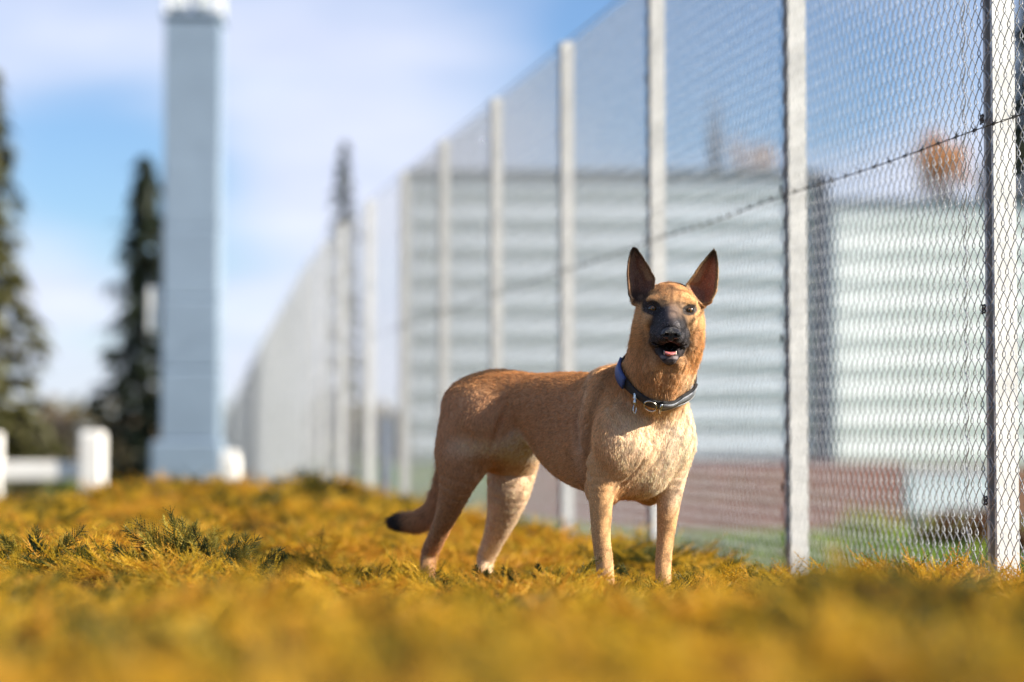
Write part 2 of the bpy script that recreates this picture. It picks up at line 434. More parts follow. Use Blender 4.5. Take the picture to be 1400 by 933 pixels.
r1, hw1, h1 = corrugated("corrugated_shed", "long blue-grey shed wall of wide horizontal corrugations behind the fence and dog", "shed", 562, 1108, 240, 632, 44.0, 41, sheet1, depth=2.0)
m = MB(); m.box(hw1 + .02, hw1 + .34, -.18, .2, -.4, h1 + .05, .02); m.build("shaded_recess_strip", recess_shade, r1)  # dark strip, coloured as the shade of a recess beside the wall
xa = Uz(688, 0, 44).x - r1.location.x
for i in range(5):
    m = MB(); m.box(xa, hw1 + 1.75, -.30 - (.012 if i % 2 else 0), -.22, -.34 * (i + 1) + .01, -.34 * i - .01, .01); m.build("plinth_board", redw, r1)
r2, hw2, h2 = corrugated("pale_shed", "pale green-grey corrugated shed behind the fence at the right edge", "shed", 1140, 1560, 279, 640, 47.0, 42, sheet2, depth=2.0)
m = MB(); m.box(-hw2, hw2, -.05, .06, -2.2, .0); m.build("plinth", material("brown_plinth", (.22, .11, .07), .85, var=.2), r2)
# low pale tank between the sheds' foot and the grass
def tank():
    d = 34.0; a, b = Uz(1232, 0, d).x, Uz(1352, 0, d).x; zt, zb = Uz(0, 645, d).z, Uz(0, 702, d).z
    root = empty("white_trough", ((a + b) / 2, d, zb)); tag(root, "low pale blue-white metal trough in front of the pale shed", "trough")
    mt = material("trough_paint", (.66, .72, .80), .4, .1, var=.08); hw = (b - a) / 2; h = zt - zb
    m = MB(); m.box(-hw, hw, -.3, .3, .0, h - .06, .03); m.build("body", mt, root)
    m = MB(); m.box(-hw - .03, hw + .03, -.33, .33, h - .06, h, .02); m.build("rim", mt, root)
    for x in (-hw * .8, hw * .8):
        m = MB(); m.box(x - .05, x + .05, -.25, .25, -.5, .0, .01); m.build("leg", flash, root)
tank()
# a narrow door-sized dark cabinet seen between two far posts
def cabinet():
    d = 24.0; a, b = Uz(519, 0, d).x, Uz(536, 0, d).x; c = Uz(527, 690, d); zt = Uz(0, 570, d).z; gz = float(ground_z(c.x, d))
    root = empty("dark_cabinet", (c.x, d, gz)); tag(root, "narrow dark blue cabinet seen between two far fence posts left of the dog", "cabinet")
    mt = material("cabinet_paint", (.03, .06, .12), .5, .1, var=.2); hw = (b - a) / 2; h = zt - gz
    m = MB(); m.box(-hw, hw, -.2, .2, 0, h, .01); m.build("body", mt, root)
    m = MB(); m.box(-hw + .01, hw - .01, -.212, -.202, .1, h - .05, .003); dd = m.build("door", mt, root)
    m = MB(); m.box(hw - .04, hw - .03, -.235, -.213, h * .5, h * .5 + .12, .003); m.build("handle", zinc, dd)
cabinet()

# ------------------------------------------------------------------ the dog
YAW = R(41)
DO = np.array([0.335, 6.0, CAMZ - 0.45])
SA = np.array([math.cos(YAW), -math.sin(YAW), 0.0]); TA = np.array([math.sin(YAW), math.cos(YAW), 0.0]); HA = np.array([0, 0, 1.0])
def D(s, t, h): return DO + SA * s + TA * t + HA * h
HROLL = R(-3.0)
HO = U(917.5, 424, 5.72)
_vz = np.array([0, 0, CAMZ]) - HO; _vz /= np.linalg.norm(_vz)
_vx = np.cross([0, 0, 1.0], _vz); _vx /= np.linalg.norm(_vx); _vy = np.cross(_vz, _vx)
HX = _vx * math.cos(HROLL) + _vy * math.sin(HROLL); HY = np.cross(_vz, HX); HZ = _vz
def H(x, y, z): return HO + HX * x + HY * y + HZ * z          # head frame: x viewer's right, y up, z towards the viewer

# colours (linear) of the coat
FAWN = (0.62, 0.385, 0.20); BROWN = (0.47, 0.27, 0.145); CREAM = (0.72, 0.58, 0.43); PALE = (0.68, 0.52, 0.37); RED = (0.50, 0.25, 0.09)
BLACK = (0.018, 0.016, 0.018); TAN = (0.62, 0.385, 0.19); DARKT = (0.22, 0.12, 0.06)
DOWN = np.array([0, 0, -1.0]); BACK = -SA
def mixv(a, b, t): return np.array(a) * (1 - t) + np.array(b) * t
prims = []   # kind, data, blend, flow, colour, hair length
def cone(a, b, ra, rb, k, flow=None, col=FAWN, hl=.018):
    a = np.array(a, float); b = np.array(b, float)
    fl = (b - a) if flow is None else np.array(flow, float)
    prims.append(('c', (a, b, ra, rb), k, fl / np.linalg.norm(fl), col, hl))
def chain(pts, k, flow=None, col=FAWN, hl=.018):
    P = np.array([p for p, r in pts], float); Rr = np.array([r for p, r in pts], float)
    fl = P[-1] - P[0] if flow is None else np.array(flow, float)
    # a smooth curve through the joints, so that the limb has no knuckles where its cones meet
    n = len(P); T = np.linspace(0, n - 1, (n - 1) * 4 + 1); out = []; ro = []
    for u in T:
        i = min(int(u), n - 2); f = u - i; g = lambda a, j: a[min(max(j, 0), n - 1)]
        for arr, dst in ((P, out), (Rr, ro)):
            p0, p1, p2, p3 = g(arr, i - 1), g(arr, i), g(arr, i + 1), g(arr, i + 2)
            dst.append(.5 * (2 * p1 + (p2 - p0) * f + (2 * p0 - 5 * p1 + 4 * p2 - p3) * f * f + (3 * p1 - p0 - 3 * p2 + p3) * f ** 3))
    prims.append(('l', (np.array(out), np.array(ro)), k, fl / np.linalg.norm(fl), col, hl))
def ell(c, r, axes, k, flow, col=FAWN, hl=.018):
    fl = np.array(flow, float)
    prims.append(('e', (np.array(c, float), np.array(r, float), np.array(axes)), k, fl / np.linalg.norm(fl), col, hl))
DA = (SA, TA, HA); HAx = (HX, HY, HZ)
bf = BACK + DOWN * .35
# torso
def tilt(deg):
    c_, s_ = math.cos(R(deg)), math.sin(R(deg)); return (SA * c_ - HA * s_, TA, SA * s_ + HA * c_)
ell(D(-.13, 0, .462), (.25, .106, .162), tilt(13), .05, bf, BROWN, .020)
ell(D(.00, 0, .455), (.105, .122, .165), DA, .05, DOWN + BACK * .3, FAWN, .022)
ell(D(-.36, 0, .550), (.23, .083, .084), tilt(3), .06, bf, BROWN, .020)
ell(D(-.515, 0, .530), (.148, .094, .112), DA, .06, BACK + DOWN * .8, BROWN, .022)
ell(D(.055, 0, .40), (.05, .06, .09), DA, .04, DOWN, CREAM, .022)          # sternum
cone(D(-.585, -.045, .54), D(-.585, -.07, .41), .060, .060, .06, DOWN, BROWN, .022)   # back of the thigh
cone(D(-.585, .045, .54), D(-.57, .07, .41), .060, .055, .06, DOWN, BROWN, .022)
# shoulders and upper arms
for t in (-1, 1):
    cone(D(-.07, t * .045, .60), D(.045, t * .095, .43), .042, .058, .045, DOWN + BACK * .5, FAWN, .018)
    cone(D(.045, t * .095, .43), D(-.03, t * .102, .315), .058, .048, .05, DOWN, FAWN, .018)
ell(U(915, 585, 5.98), (.058, .07, .10), DA, .05, DOWN, CREAM, .02)
ell(U(840, 600, 5.87), (.05, .06, .09), DA, .05, DOWN, FAWN, .02)
# front legs
chain([(U(826, 640, 5.90), .050), (U(822, 678, 5.89), .034), (U(822, 733, 5.89), .0250), (U(826, 768, 5.89), .0240), (U(829, 800, 5.88), .022)], .02, DOWN, TAN, .009)
chain([(U(918, 635, 6.03), .050), (U(915, 678, 6.03), .035), (U(910, 733, 6.03), .0240), (U(907, 768, 6.02), .0220), (U(907, 800, 6.0), .021)], .02, DOWN, TAN, .009)
# hind legs
chain([(D(-.50, -.045, .50), .098), (U(641, 612, 6.34), .080), (U(627, 655, 6.33), .054), (U(615, 692, 6.37), .036), (U(602, 724, 6.43), .027), (U(588, 756, 6.50), .0250), (U(585, 780, 6.48), .021), (U(588, 802, 6.45), .021)], .05, DOWN + BACK * .3, BROWN, .016)
chain([(D(-.46, .05, .48), .080), (U(702, 628, 6.50), .076), (U(696, 668, 6.50), .064), (U(688, 702, 6.53), .047), (U(676, 735, 6.58), .0325), (U(665, 762, 6.62), .026), (U(663, 782, 6.60), .021), (U(668, 799, 6.56), .021)], .04, DOWN + BACK * .2, PALE, .016)
def paw(c, w, fwd):
    s_ = np.cross(fwd, HA); s_ /= np.linalg.norm(s_)
    for i, o in enumerate((-1.5, -.5, .5, 1.5)):
        b = c + s_ * o * w * .5
        cone(b, b + fwd * (.048 if abs(o) < 1 else .038) + DOWN * .008, w * .42, w * .40, .006, fwd, TAN, .006)
    cone(c - fwd * .02, c + fwd * .02, w * .75, w * .8, .012, fwd, TAN, .006)
for px, py, d, w_ in ((829, 818, 5.87, .03), (907, 818, 5.99, .03), (590, 806, 6.43, .027), (670, 803, 6.54, .027)):
    p = U(px, py, d); paw(p, w_, SA * 1.0)
# tail
chain([(D(-.655, 0, .53), .036), (U(612, 640, 6.60), .030), (U(598, 692, 6.62), .032), (U(575, 712, 6.62), .030), (U(552, 713, 6.62), .022), (U(536, 713, 6.62), .010)], .02, None, BROWN, .056)
NBODY = len(prims)
# neck
chain([(D(-.07, 0, .54), .095), (U(885, 535, 5.96), .098), (U(901, 508, 5.88), .094), (U(911, 468, 5.84), .090), (U(914, 432, 5.83), .082)], .05, DOWN, FAWN, .026)
ell(U(901, 500, 5.81), (.062, .10, .05), (HX, HY, HZ), .03, DOWN, FAWN, .026)
for x_ in (-1, 1):                                                                # folds of the throat
    cone(H(x_ * .024, -.14, -.04), H(x_ * .018 - .018, -.235, -.075), .022, .020, .014, DOWN, FAWN, .022)
# skull
hb = -HZ * .9
ell(H(0, .014, -.080), (.066, .058, .080), HAx, .02, hb + HY * .5, TAN, .010)
ell(H(0, -.022, -.070), (.078, .056, .070), HAx, .02, hb, TAN, .016)
for x_ in (-1, 1):
    ell(H(x_ * .057 - .003, -.060, -.088), (.031, .070, .050), HAx, .03, hb - HY * .5 + HX * x_ * .4, TAN, .024)   # cheeks
    ell(H(x_ * .040, .024, -.036), (.026, .013, .022), HAx, .014, HY - HZ * .5, TAN, .008)                      # brows
    ell(H(x_ * .048, -.026, -.022), (.020, .022, .026), HAx, .016, hb, TAN, .010)                                # below the eyes
for x_ in (-1, 1): cone(H(x_ * .048, .008, -.112), H(x_ * .074, .034, -.112), .034, .020, .02, HY, TAN, .010)     # roots of the ears
# muzzle
for x_ in (-1, 1): cone(H(x_ * .022, -.026, -.012), H(.003 + x_ * .008, -.056, .070), .027, .019, .014, -HZ, BLACK, .005)
cone(H(0, -.006, -.018), H(.003, -.043, .086), .030, .0205, .016, -HZ + HY * .1, BLACK, .005)
for x_ in (-1, 1):
    cone(H(x_ * .030, -.062, .00), H(.003 + x_ * .0135, -.068, .084), .0235, .0170, .010, -HZ, BLACK, .005)
    cone(H(x_ * .038, -.084, -.02), H(.003 + x_ * .025, -.083, .045), .016, .010, .010, -HZ - HY * .3, BLACK, .006)
# lower jaw
for x_ in (-1, 1):
    cone(H(x_ * .024, -.102, -.03), H(.002 + x_ * .009, -.127, .056), .017, .0105, .008, -HZ, BLACK, .005)
cone(H(0, -.120, -.03), H(.002, -.132, .052), .020, .0115, .010, -HZ, DARKT, .006)
# ears: outline in the head frame, dish shaped shell
EARS = []
for side, pts in ((-1, [(-55, 86), (-51, 88.5), (-46, 86.5), (-38, 76), (-28, 59), (-20, 43), (-22, 25), (-40, 3), (-52, 6), (-60, 20), (-62.5, 50), (-61, 66), (-58, 79)]),
                  (1, [(62, 82.5), (58.5, 84.5), (54, 81.5), (40, 65), (28, 47), (19, 35), (24, 20), (44, 2), (56, 8), (64, 24), (67, 50), (66.5, 64), (64.5, 77)])):
    P = np.array(pts, float) * .00192
    # undo the roll: outline was read from the photo, which is unrolled
    c_, s_ = math.cos(-HROLL), math.sin(-HROLL)
    P = np.stack([P[:, 0] * c_ - P[:, 1] * s_, P[:, 0] * s_ + P[:, 1] * c_], 1)
    EARS.append((side, P))
def poly_sd(P, x, y):
    d = np.full(x.shape, 1e9); s = np.ones(x.shape)
    n = len(P); j = n - 1
    for i in range(n):
        ex, ey = P[j] - P[i]; wx = x - P[i, 0]; wy = y - P[i, 1]
        tt = np.clip((wx * ex + wy * ey) / (ex * ex + ey * ey), 0, 1)
        bx = wx - ex * tt; by = wy - ey * tt
        d = np.minimum(d, bx * bx + by * by)
        c1 = y >= P[i, 1]; c2 = y < P[j, 1]; c3 = ex * wy > ey * wx
        flip = (c1 & c2 & c3) | (~c1 & ~c2 & ~c3)
        s = np.where(flip, -s, s); j = i
    return s * np.sqrt(d)
EARK = []
def ear_sd(side, P, hx, hy, hz):
    d2 = poly_sd(P, hx, hy) + .003
    yt = P[:, 1].max(); v = np.clip(hy / yt, 0, 1)
    depth_in = np.clip(-d2, 0, .05)
    zs = -.062 - .012 * (1 - v) - np.minimum(depth_in * 1.15, .034) + .010 * v
    th = .0038 + .004 * (1 - v)
    dz_ = np.abs(hz - zs) * .72 - th
    k = .003
    h = np.clip(.5 - .5 * (d2 - dz_) / k, 0, 1)
    return d2 * (1 - h) + dz_ * h + k * h * (1 - h), zs
def smin(a, b, k):
    h = np.clip(.5 + .5 * (b - a) / k, 0, 1)
    return b + (a - b) * h - k * h * (1 - h)
def smax(a, b, k): return -smin(-a, -b, k)
def prim_sd(p, X):
    kind, dt = p[0], p[1]
    if kind == 'c':
        a, b, ra, rb = dt; ba = b - a; l2 = ba @ ba
        pa = X - a; h = np.clip((pa @ ba) / l2, 0, 1)
        q = pa - h[:, None] * ba
        return np.sqrt(np.einsum('ij,ij->i', q, q)) - (ra + (rb - ra) * h)
    if kind == 'l':
        P, Rr = dt; best = None
        for i in range(len(P) - 1):
            a, b = P[i], P[i + 1]; ba = b - a; pa = X - a; h = np.clip((pa @ ba) / (ba @ ba), 0, 1)
            q = pa - h[:, None] * ba
            d = np.sqrt(np.einsum('ij,ij->i', q, q)) - (Rr[i] + (Rr[i + 1] - Rr[i]) * h)
            best = d if best is None else np.minimum(best, d)
        return best
    c, r, ax = dt
    q = (X - c) @ ax.T
    k0 = np.linalg.norm(q / r, axis=1); k1 = np.linalg.norm(q / (r * r), axis=1)
    return k0 * (k0 - 1) / np.maximum(k1, 1e-6)
def bounds(p):
    if p[0] == 'c':
        a, b, ra, rb = p[1]; r = max(ra, rb)
        return np.minimum(a, b) - r, np.maximum(a, b) + r
    if p[0] == 'l': return p[1][0].min(0) - p[1][1].max(), p[1][0].max(0) + p[1][1].max()
    c, r, ax = p[1]; return c - max(r), c + max(r)
MARG = .075
PB = [bounds(p) for p in prims]
def union(lo, hi, X, d0):
    d = d0
    for i in range(lo, hi):
        a, b = PB[i]
        m = np.all((X > a - MARG) & (X < b + MARG), axis=1)
        if m.any():
            ds = prim_sd(prims[i], X[m]); d[m] = smin(d[m], ds, prims[i][2])
    return d
GROOVES = []
def groove_sd(X):
    g = np.full(len(X), .2)
    for a, b, r in GROOVES:
        ba = b - a; pa = X - a; h = np.clip((pa @ ba) / (ba @ ba), 0, 1); q = pa - h[:, None] * ba
        g = np.minimum(g, np.sqrt(np.einsum('ij,ij->i', q, q)) - r)
    return g
EYES = [H(-.0475, .001, -.013), H(.0475, .001, -.013)]
def dog_sd(X):
    n = len(X)
    body = union(0, NBODY, X, np.full(n, .2))
    head = np.full(n, .2)
    near = np.linalg.norm(X - H(0, -.05, -.05), axis=1) < .42
    hd = union(NBODY, len(prims), X[near], np.full(near.sum(), .2)); head[near] = hd
    near2 = np.linalg.norm(X - H(0, .02, -.03), axis=1) < .26
    Xn = X[near2]; q = Xn - HO; hx, hy, hz = q @ HX, q @ HY, q @ HZ
    h2 = head[near2]
    ym = np.interp(hz, [.0, .05, .10], [-.100, -.1015, -.102])     # parting of the lips
    # mouth opening
    mx = (hx - .003) / .0215; my = (hy + .1035 + 0.10 * np.abs(hx - .003)) / .0125; mz = (hz - .075) / .075
    mo = (np.sqrt(mx ** 2 + my ** 2 + mz ** 2) - 1) * .0125
    h2 = smax(h2, -mo, .004)
    # slit from the opening to the corners of the mouth
    slit = np.maximum(np.abs(hy - (-.098 + .35 * (np.abs(hx - .003) - .015))) - .0022, np.maximum(-(hz - .0), np.abs(hx - .003) - .050))
    h2 = smax(h2, -slit, .003)
    # sockets and eye openings
    for s_ in (-1, 1):
        ex = (hx - s_ * .0475); ey = hy - .001 - s_ * ex * .10
        al = np.sqrt((ex / .0108) ** 2 + (ey / .0060) ** 2 + ((hz + .004) / .02) ** 2) - 1
        h2 = smax(h2, -al * .0060, .002)
        groove = np.sqrt((ex / .020) ** 2 + ((ey - .013) / .005) ** 2 + ((hz - .012) / .012) ** 2) - 1
        h2 = smax(h2, -groove * .005, .006)
    # furrow of the forehead
    fu = np.sqrt(((hx) / .004) ** 2 + ((hy - .026) / .034) ** 2 + ((hz - .012) / .012) ** 2) - 1
    for side, P in EARS:
        e, _ = ear_sd(side, P, hx, hy, hz); h2 = smin(h2, e, .009)
    head[near2] = h2
    d = smin(body, head, .035)
    if GROOVES:
        m = np.abs(d) < .05
        if m.any(): d[m] = smax(d[m], -groove_sd(X[m]), .011)
    return d
def find_grooves():
    # soft creases between the muscles: each follows a line over the skin
    out = []
    lines = (((889, 568), (893, 604), .005), ((880, 632), (850, 664), .004),
             ((800, 528), (789, 565), .006), ((789, 565), (791, 610), .007), ((791, 610), (805, 652), .007), ((824, 522), (836, 562), .004), ((836, 562), (852, 596), .004),
             ((692, 556), (676, 600), .006), ((676, 600), (655, 648), .007))
    for p, q, r in lines:
        ends = []
        for px, py in (p, q):
            a = U(px, py, 5.3); v = U(px, py, 7.0) - a; L = np.linalg.norm(v); v /= L; tt = 0.0
            for _ in range(80):
                d_ = dog_sd((a + v * tt)[None])[0]; tt += max(d_, 0) * .8
                if tt > L: break
            ends.append(a + v * (tt - r * .35))
        out.append((ends[0], ends[1], r))
    return out

def polygonise(vs, dog_sd, lo, hi):
    c0 = vs * 8
    n0 = np.ceil((hi - lo) / c0).astype(int)
    G = np.stack(np.meshgrid(*[np.arange(n) for n in n0], indexing='ij'), -1).reshape(-1, 3)
    # centres of the coarse cells
    d = dog_sd(lo + (G + .5) * c0)
    G = G[np.abs(d) < c0 * 1.25]
    for step in (4, 2):                                        # refine 2x twice, then points of the finest grid
        off = np.array([(i, j, k) for i in (0, 1) for j in (0, 1) for k in (0, 1)])
        G = (G[:, None] * 2 + off).reshape(-1, 3)
        cs = vs * step; d = dog_sd(lo + (G + .5) * cs)
        G = G[np.abs(d) < cs * 1.3]
    off2 = np.array([(i, j, k) for i in (0, 1) for j in (0, 1) for k in (0, 1)])
    cells = (G[:, None] * 2 + off2).reshape(-1, 3)             # finest cells
    N = np.ceil((hi - lo) / vs).astype(np.int64) + 4
    key = lambda a: (a[:, 0].astype(np.int64) * N[1] + a[:, 1]) * N[2] + a[:, 2]
    ck = np.unique(key(cells))
    def unkey(k): return np.stack([k // (N[1] * N[2]), (k // N[2]) % N[1], k % N[2]], 1)
    cells = unkey(ck)
    pk = np.unique(key((cells[:, None] + off2).reshape(-1, 3)))
    pts = unkey(pk); val = dog_sd(lo + pts * vs)
    get = lambda a: val[np.searchsorted(pk, key(a))]
    cv_ = np.stack([get(cells + o) for o in off2], 1)
    mixm = (cv_.min(1) < 0) & (cv_.max(1) >= 0)
    cells = cells[mixm]; cv_ = cv_[mixm]; ck = key(cells)
    acc = np.zeros((len(cells), 3)); cnt = np.zeros(len(cells))
    for a in range(8):
        for b in range(a + 1, 8):
            if np.abs(off2[a] - off2[b]).sum() != 1: continue
            va, vb = cv_[:, a], cv_[:, b]; m = (va < 0) != (vb < 0)
            t = np.where(m, va / np.where(m, va - vb, 1), 0)
            acc += np.where(m[:, None], off2[a] + t[:, None] * (off2[b] - off2[a]), 0); cnt += m
    V = lo + (cells + acc / cnt[:, None]) * vs
    quads = []
    base = pts
    for ax in range(3):
        e = np.zeros(3, int); e[ax] = 1
        nk = key(base + e); ix = np.searchsorted(pk, nk); ix[ix >= len(pk)] = 0
        ok = pk[ix] == nk
        v0 = val; v1 = val[ix]; m = ok & ((v0 < 0) != (v1 < 0))
        P = base[m]; s0 = v0[m] < 0
        u = np.zeros(3, int); u[(ax + 1) % 3] = 1; w_ = np.zeros(3, int); w_[(ax + 2) % 3] = 1
        idx = []; good = np.ones(len(P), bool)
        for o in (-u - w_, -w_, 0 * u, -u):
            kk = key(P + o); ii = np.searchsorted(ck, kk); ii[ii >= len(ck)] = 0
            good &= ck[ii] == kk; idx.append(ii)
        q = np.stack(idx, 1)
        q = np.where(s0[:, None], q, q[:, ::-1])[good]
        quads.append(q)
    Q = np.concatenate(quads)
    return V, Q
def grad(X, e=.0015):
    g = np.stack([dog_sd(X + np.eye(3)[i] * e) - dog_sd(X - np.eye(3)[i] * e) for i in range(3)], 1)
    return g / np.maximum(np.linalg.norm(g, axis=1, keepdims=True), 1e-9)

def vnoise(X, sc_, seed=0):
    """cheap smooth value noise, 0..1"""
    q = X * sc_ + seed * 17.3; i = np.floor(q).astype(np.int64); f = q - i; f = f * f * (3 - 2 * f)
    out = 0
    for a in (0, 1):
        for b in (0, 1):
            for c in (0, 1):
                h = ((i[:, 0] + a) * 73856093 ^ (i[:, 1] + b) * 19349663 ^ (i[:, 2] + c) * 83492791) & 0xffff
                h = (h * 40503 & 0xffff) / 65535.
                out = out + h * np.abs(1 - a - f[:, 0]) * np.abs(1 - b - f[:, 1]) * np.abs(1 - c - f[:, 2])
    return out

def coat(X):
    """colour, hair flow and hair length of the coat at points X of the skin"""
    n = len(X); W = np.zeros(n) + 1e-9; col = np.zeros((n, 3)); fl = np.zeros((n, 3)); hl = np.zeros(n)
    for i, p in enumerate(prims):
        lo_, hi_ = PB[i]; m = np.where(np.all((X > lo_ - .05) & (X < hi_ + .05), axis=1))[0]
        if len(m) == 0: continue
        d = prim_sd(p, X[m]); wt = np.exp(-np.maximum(d, 0) / .009)
        W[m] += wt; col[m] += wt[:, None] * np.array(p[4]); fl[m] += wt[:, None] * p[3]; hl[m] += wt * p[5]
    col /= W[:, None]; hl /= W
    q = X - DO; s, t, h = q @ SA, q @ TA, q[:, 2]
    hq = X - HO; hx, hy, hz = hq @ HX, hq @ HY, hq @ HZ
    head = (sm(-.16, -.13, hy) * sm(-.17, -.14, hz))
    inhead = (np.abs(hx) < .16) & (hy > -.16) & (hz > -.18)
    nz = vnoise(X, 22, 1); nz2 = vnoise(X, 60, 2); nz3 = vnoise(X, 9, 3)
    def put(mask, c, a=1.0):
        nonlocal col
        mask = (np.clip(mask, 0, 1) * a)[:, None]; col = col * (1 - mask) + np.array(c) * mask
    body = ~inhead
    # back is red-brown, belly pale, chest cream
    put(sm(.56, .66, h + .02 * nz) * sm(.0, -.12, s) * body, RED, .75)
    put(sm(.50, .34, h) * sm(-.05, -.2, s) * sm(-.55, -.45, s) * body, FAWN, .6)
    put(sm(-.30, -.38, s) * sm(-.60, -.50, s) * sm(.47, .43, h) * sm(.38, .42, h) * body, CREAM, .9)
    put(sm(-.02, .06, s + t * .25) * sm(.60, .45, h) * sm(.22, .30, h) * body, CREAM, .75)
    put(sm(.03, .08, s) * sm(.34, .40, h) * sm(.50, .44, h) * sm(.05, .0, np.abs(t)) * body, (.66, .56, .43), .7)
    # darker bands behind and before the shoulder blade
    band = np.exp(-((s + .055 - (h - .5) * .25) / .022) ** 2) * sm(.36, .46, h) * sm(-.02, -.07, t)
    put(band * body, DARKT, .55)
    lig = np.exp(-((s + .105 - (h - .5) * .10) / .018) ** 2) * sm(.30, .40, h) * sm(-.02, -.07, t)
    put(lig * body, PALE, .45)
    # inside of the far hind leg
    # neck: rich tan, darker to viewer's left, cream to the right
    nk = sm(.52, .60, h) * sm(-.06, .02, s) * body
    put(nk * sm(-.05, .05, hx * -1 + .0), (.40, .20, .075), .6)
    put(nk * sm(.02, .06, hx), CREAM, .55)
    gq = np.linalg.norm((X - U(712, 606, 6.33)) * np.array([1, .45, 1.3]), axis=1)
    put(body * sm(.105, .05, gq) * sm(-.095, -.06, t) * sm(-.33, -.37, s), (.72, .64, .54), .95)
    # black tipped tail
    tx = X - U(536, 713, 6.62); tl = np.linalg.norm(tx, axis=1)
    put(sm(.062, .03, tl), BLACK, .95)
    # face
    hm = inhead.astype(float)
    put(hm * sm(.02, .06, hy + .012 * nz), (.50, .25, .09), .45)
    put(hm * sm(.060, .075, np.abs(hx)) * sm(-.03, -.08, hy), (.47, .25, .10), .5)
    fd = np.sqrt(((hx) / .0035) ** 2 + ((hy - .022) / .035) ** 2); put(hm * sm(1.6, .7, fd) * (hz > -.04), DARKT, .8)
    fd = np.sqrt(((hx + .004) / .016) ** 2 + ((hy - .052) / .014) ** 2); put(hm * sm(1.5, .3, fd) * (.4 + nz2), DARKT, .9)
    put(hm * sm(.03, .055, hy) * sm(.45, .7, nz2) * (hz > -.13), (.30, .14, .06), .55)

    # mask: a shield from the inner corners of the eyes down over the muzzle
    halfw = np.interp(hy, [-.15, -.135, -.115, -.085, -.05, -.02, .0, .012], [.016, .025, .038, .050, .043, .036, .026, .008])
    halfw = halfw + .014 * (hx < 0) * sm(-.07, -.045, hy) * sm(.012, -.004, hy)  # black widened on viewer's left: mask plus the shadow beside the muzzle
    mk = sm(.006, -.006, np.abs(hx - .002) - halfw + .016 * (nz2 - .5) + .010 * (nz - .5)) * sm(.016, .004, hy) * sm(-.048, -.028, hz) * (hy > -.148) * sm(-.02, .0, hz + (hy > -.12) * .05)
    mk = mk * (1 - .75 * sm(.016, .028, hx) * sm(-.07, -.03, hy))
    put(hm * mk, (.034, .032, .038), .97)
    br = sm(.018, .008, np.abs(hx)) * sm(-.045, -.01, hy) * sm(.02, -.0, hy + .0) * (hz > 0)
    put(hm * br, (.15, .13, .13), .6)  # grey sheen of the muzzle bridge put into the coat colour
    put(hm * sm(.026, .012, np.abs(hx - .014)) * sm(-.03, -.005, hy) * sm(.03, .01, hy), (.24, .17, .12), .6)
    for s_ in (-1, 1):
        ex = hx - s_ * .0475; ey = hy - s_ * ex * .10
        k = (1.5 if s_ < 0 else 1.12)
        e = np.sqrt((ex / (.0175 * k)) ** 2 + ((ey - .002) / (.0135 * k)) ** 2)
        put(hm * sm(1.15, .85, e + .25 * (nz2 - .5)) * (hz > -.06), BLACK, .95)
        e = np.sqrt(((hx - s_ * .032) / .007) ** 2 + ((hy - .018) / .0045) ** 2)
        put(hm * sm(1.3, .6, e) * (hz > -.05) * (s_ > 0), BLACK, .5)
    # lips and mouth
    lip = (hy < -.08) & (hy > -.142) & (np.abs(hx) < .05) & (hz > .0)
    put(lip * hm, (.035, .028, .030), .85)
    put(lip * hm * sm(.006, .002, np.abs(hy + .1225)) * sm(.03, .05, hz), (.30, .27, .28), .6)
    put(lip * hm * sm(-.128, -.134, hy) * (nz2 > .4), (.22, .20, .20), .5)
    # ears
    ear = np.zeros(n); inner = np.zeros(n); edge = np.zeros(n)
    for side, P in EARS:
        sel = np.where((hx * side > .02) & (hy > -.02) & (hy < .19) & (hz < -.03) & (hz > -.14))[0]
        if len(sel) == 0: continue
        e, zs = ear_sd(side, P, hx[sel], hy[sel], hz[sel]); d2 = poly_sd(P, hx[sel], hy[sel])
        on = sm(.006, .001, e) * sm(.0, .02, hy[sel] - .012)
        ear[sel] = np.maximum(ear[sel], on)
        fr = (hz[sel] > zs)
        inner[sel] = np.maximum(inner[sel], on * fr * sm(-.008, -.014, d2))
        edge[sel] = np.maximum(edge[sel], on * sm(-.010, -.003, d2))
    put(ear, (.20, .12, .07), .9)
    put(ear * sm(.01, .05, hx) * edge, (.50, .36, .20), .9)
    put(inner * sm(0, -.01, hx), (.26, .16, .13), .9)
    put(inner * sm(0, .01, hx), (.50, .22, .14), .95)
    put(inner * sm(.10, .02, hy), (.12, .06, .04), .6)
    put(ear * sm(.120, .155, hy + .01 * nz2), (.045, .035, .032), .8)
    put(edge * ear * sm(0, -.01, hx), (.055, .04, .035), .75)
    put(hm * sm(.045, .02, np.abs(hx + .085)) * sm(.0, .02, hy) * sm(.055, .03, hy) * (hz < -.03), (.06, .042, .035), .85)
    put(hm * sm(.012, .004, np.abs(np.abs(hx) - .052 - (hy - .06) * .5)) * sm(.03, .05, hy) * sm(.12, .09, hy) * (ear > .3) * (hy > .075), (.50, .38, .25), .6)
    put(hm * sm(.022, .008, np.abs(hx - .092)) * sm(-.02, .0, hy) * sm(.035, .02, hy), (.30, .17, .08), .8)
    put(inner * sm(.55, .75, nz2) * sm(-.030, -.014, -np.abs(hx) * 0 - .02), (.40, .28, .19), .45)
    hl = np.where(ear > .3, .009, hl)
    hl = np.where(inhead & (hz > -.03), np.minimum(hl, .0095), hl)
    hl = np.where(mk > .5, .0065, hl)
    # individual streaks
    col *= (0.94 + .05 * nz + .04 * nz2 + .04 * nz3)[:, None]
    fl /= np.maximum(np.linalg.norm(fl, axis=1, keepdims=True), 1e-6)
    # ears: hair runs to the tip
    fl = np.where((ear > .3)[:, None], HY + 0 * fl, fl)
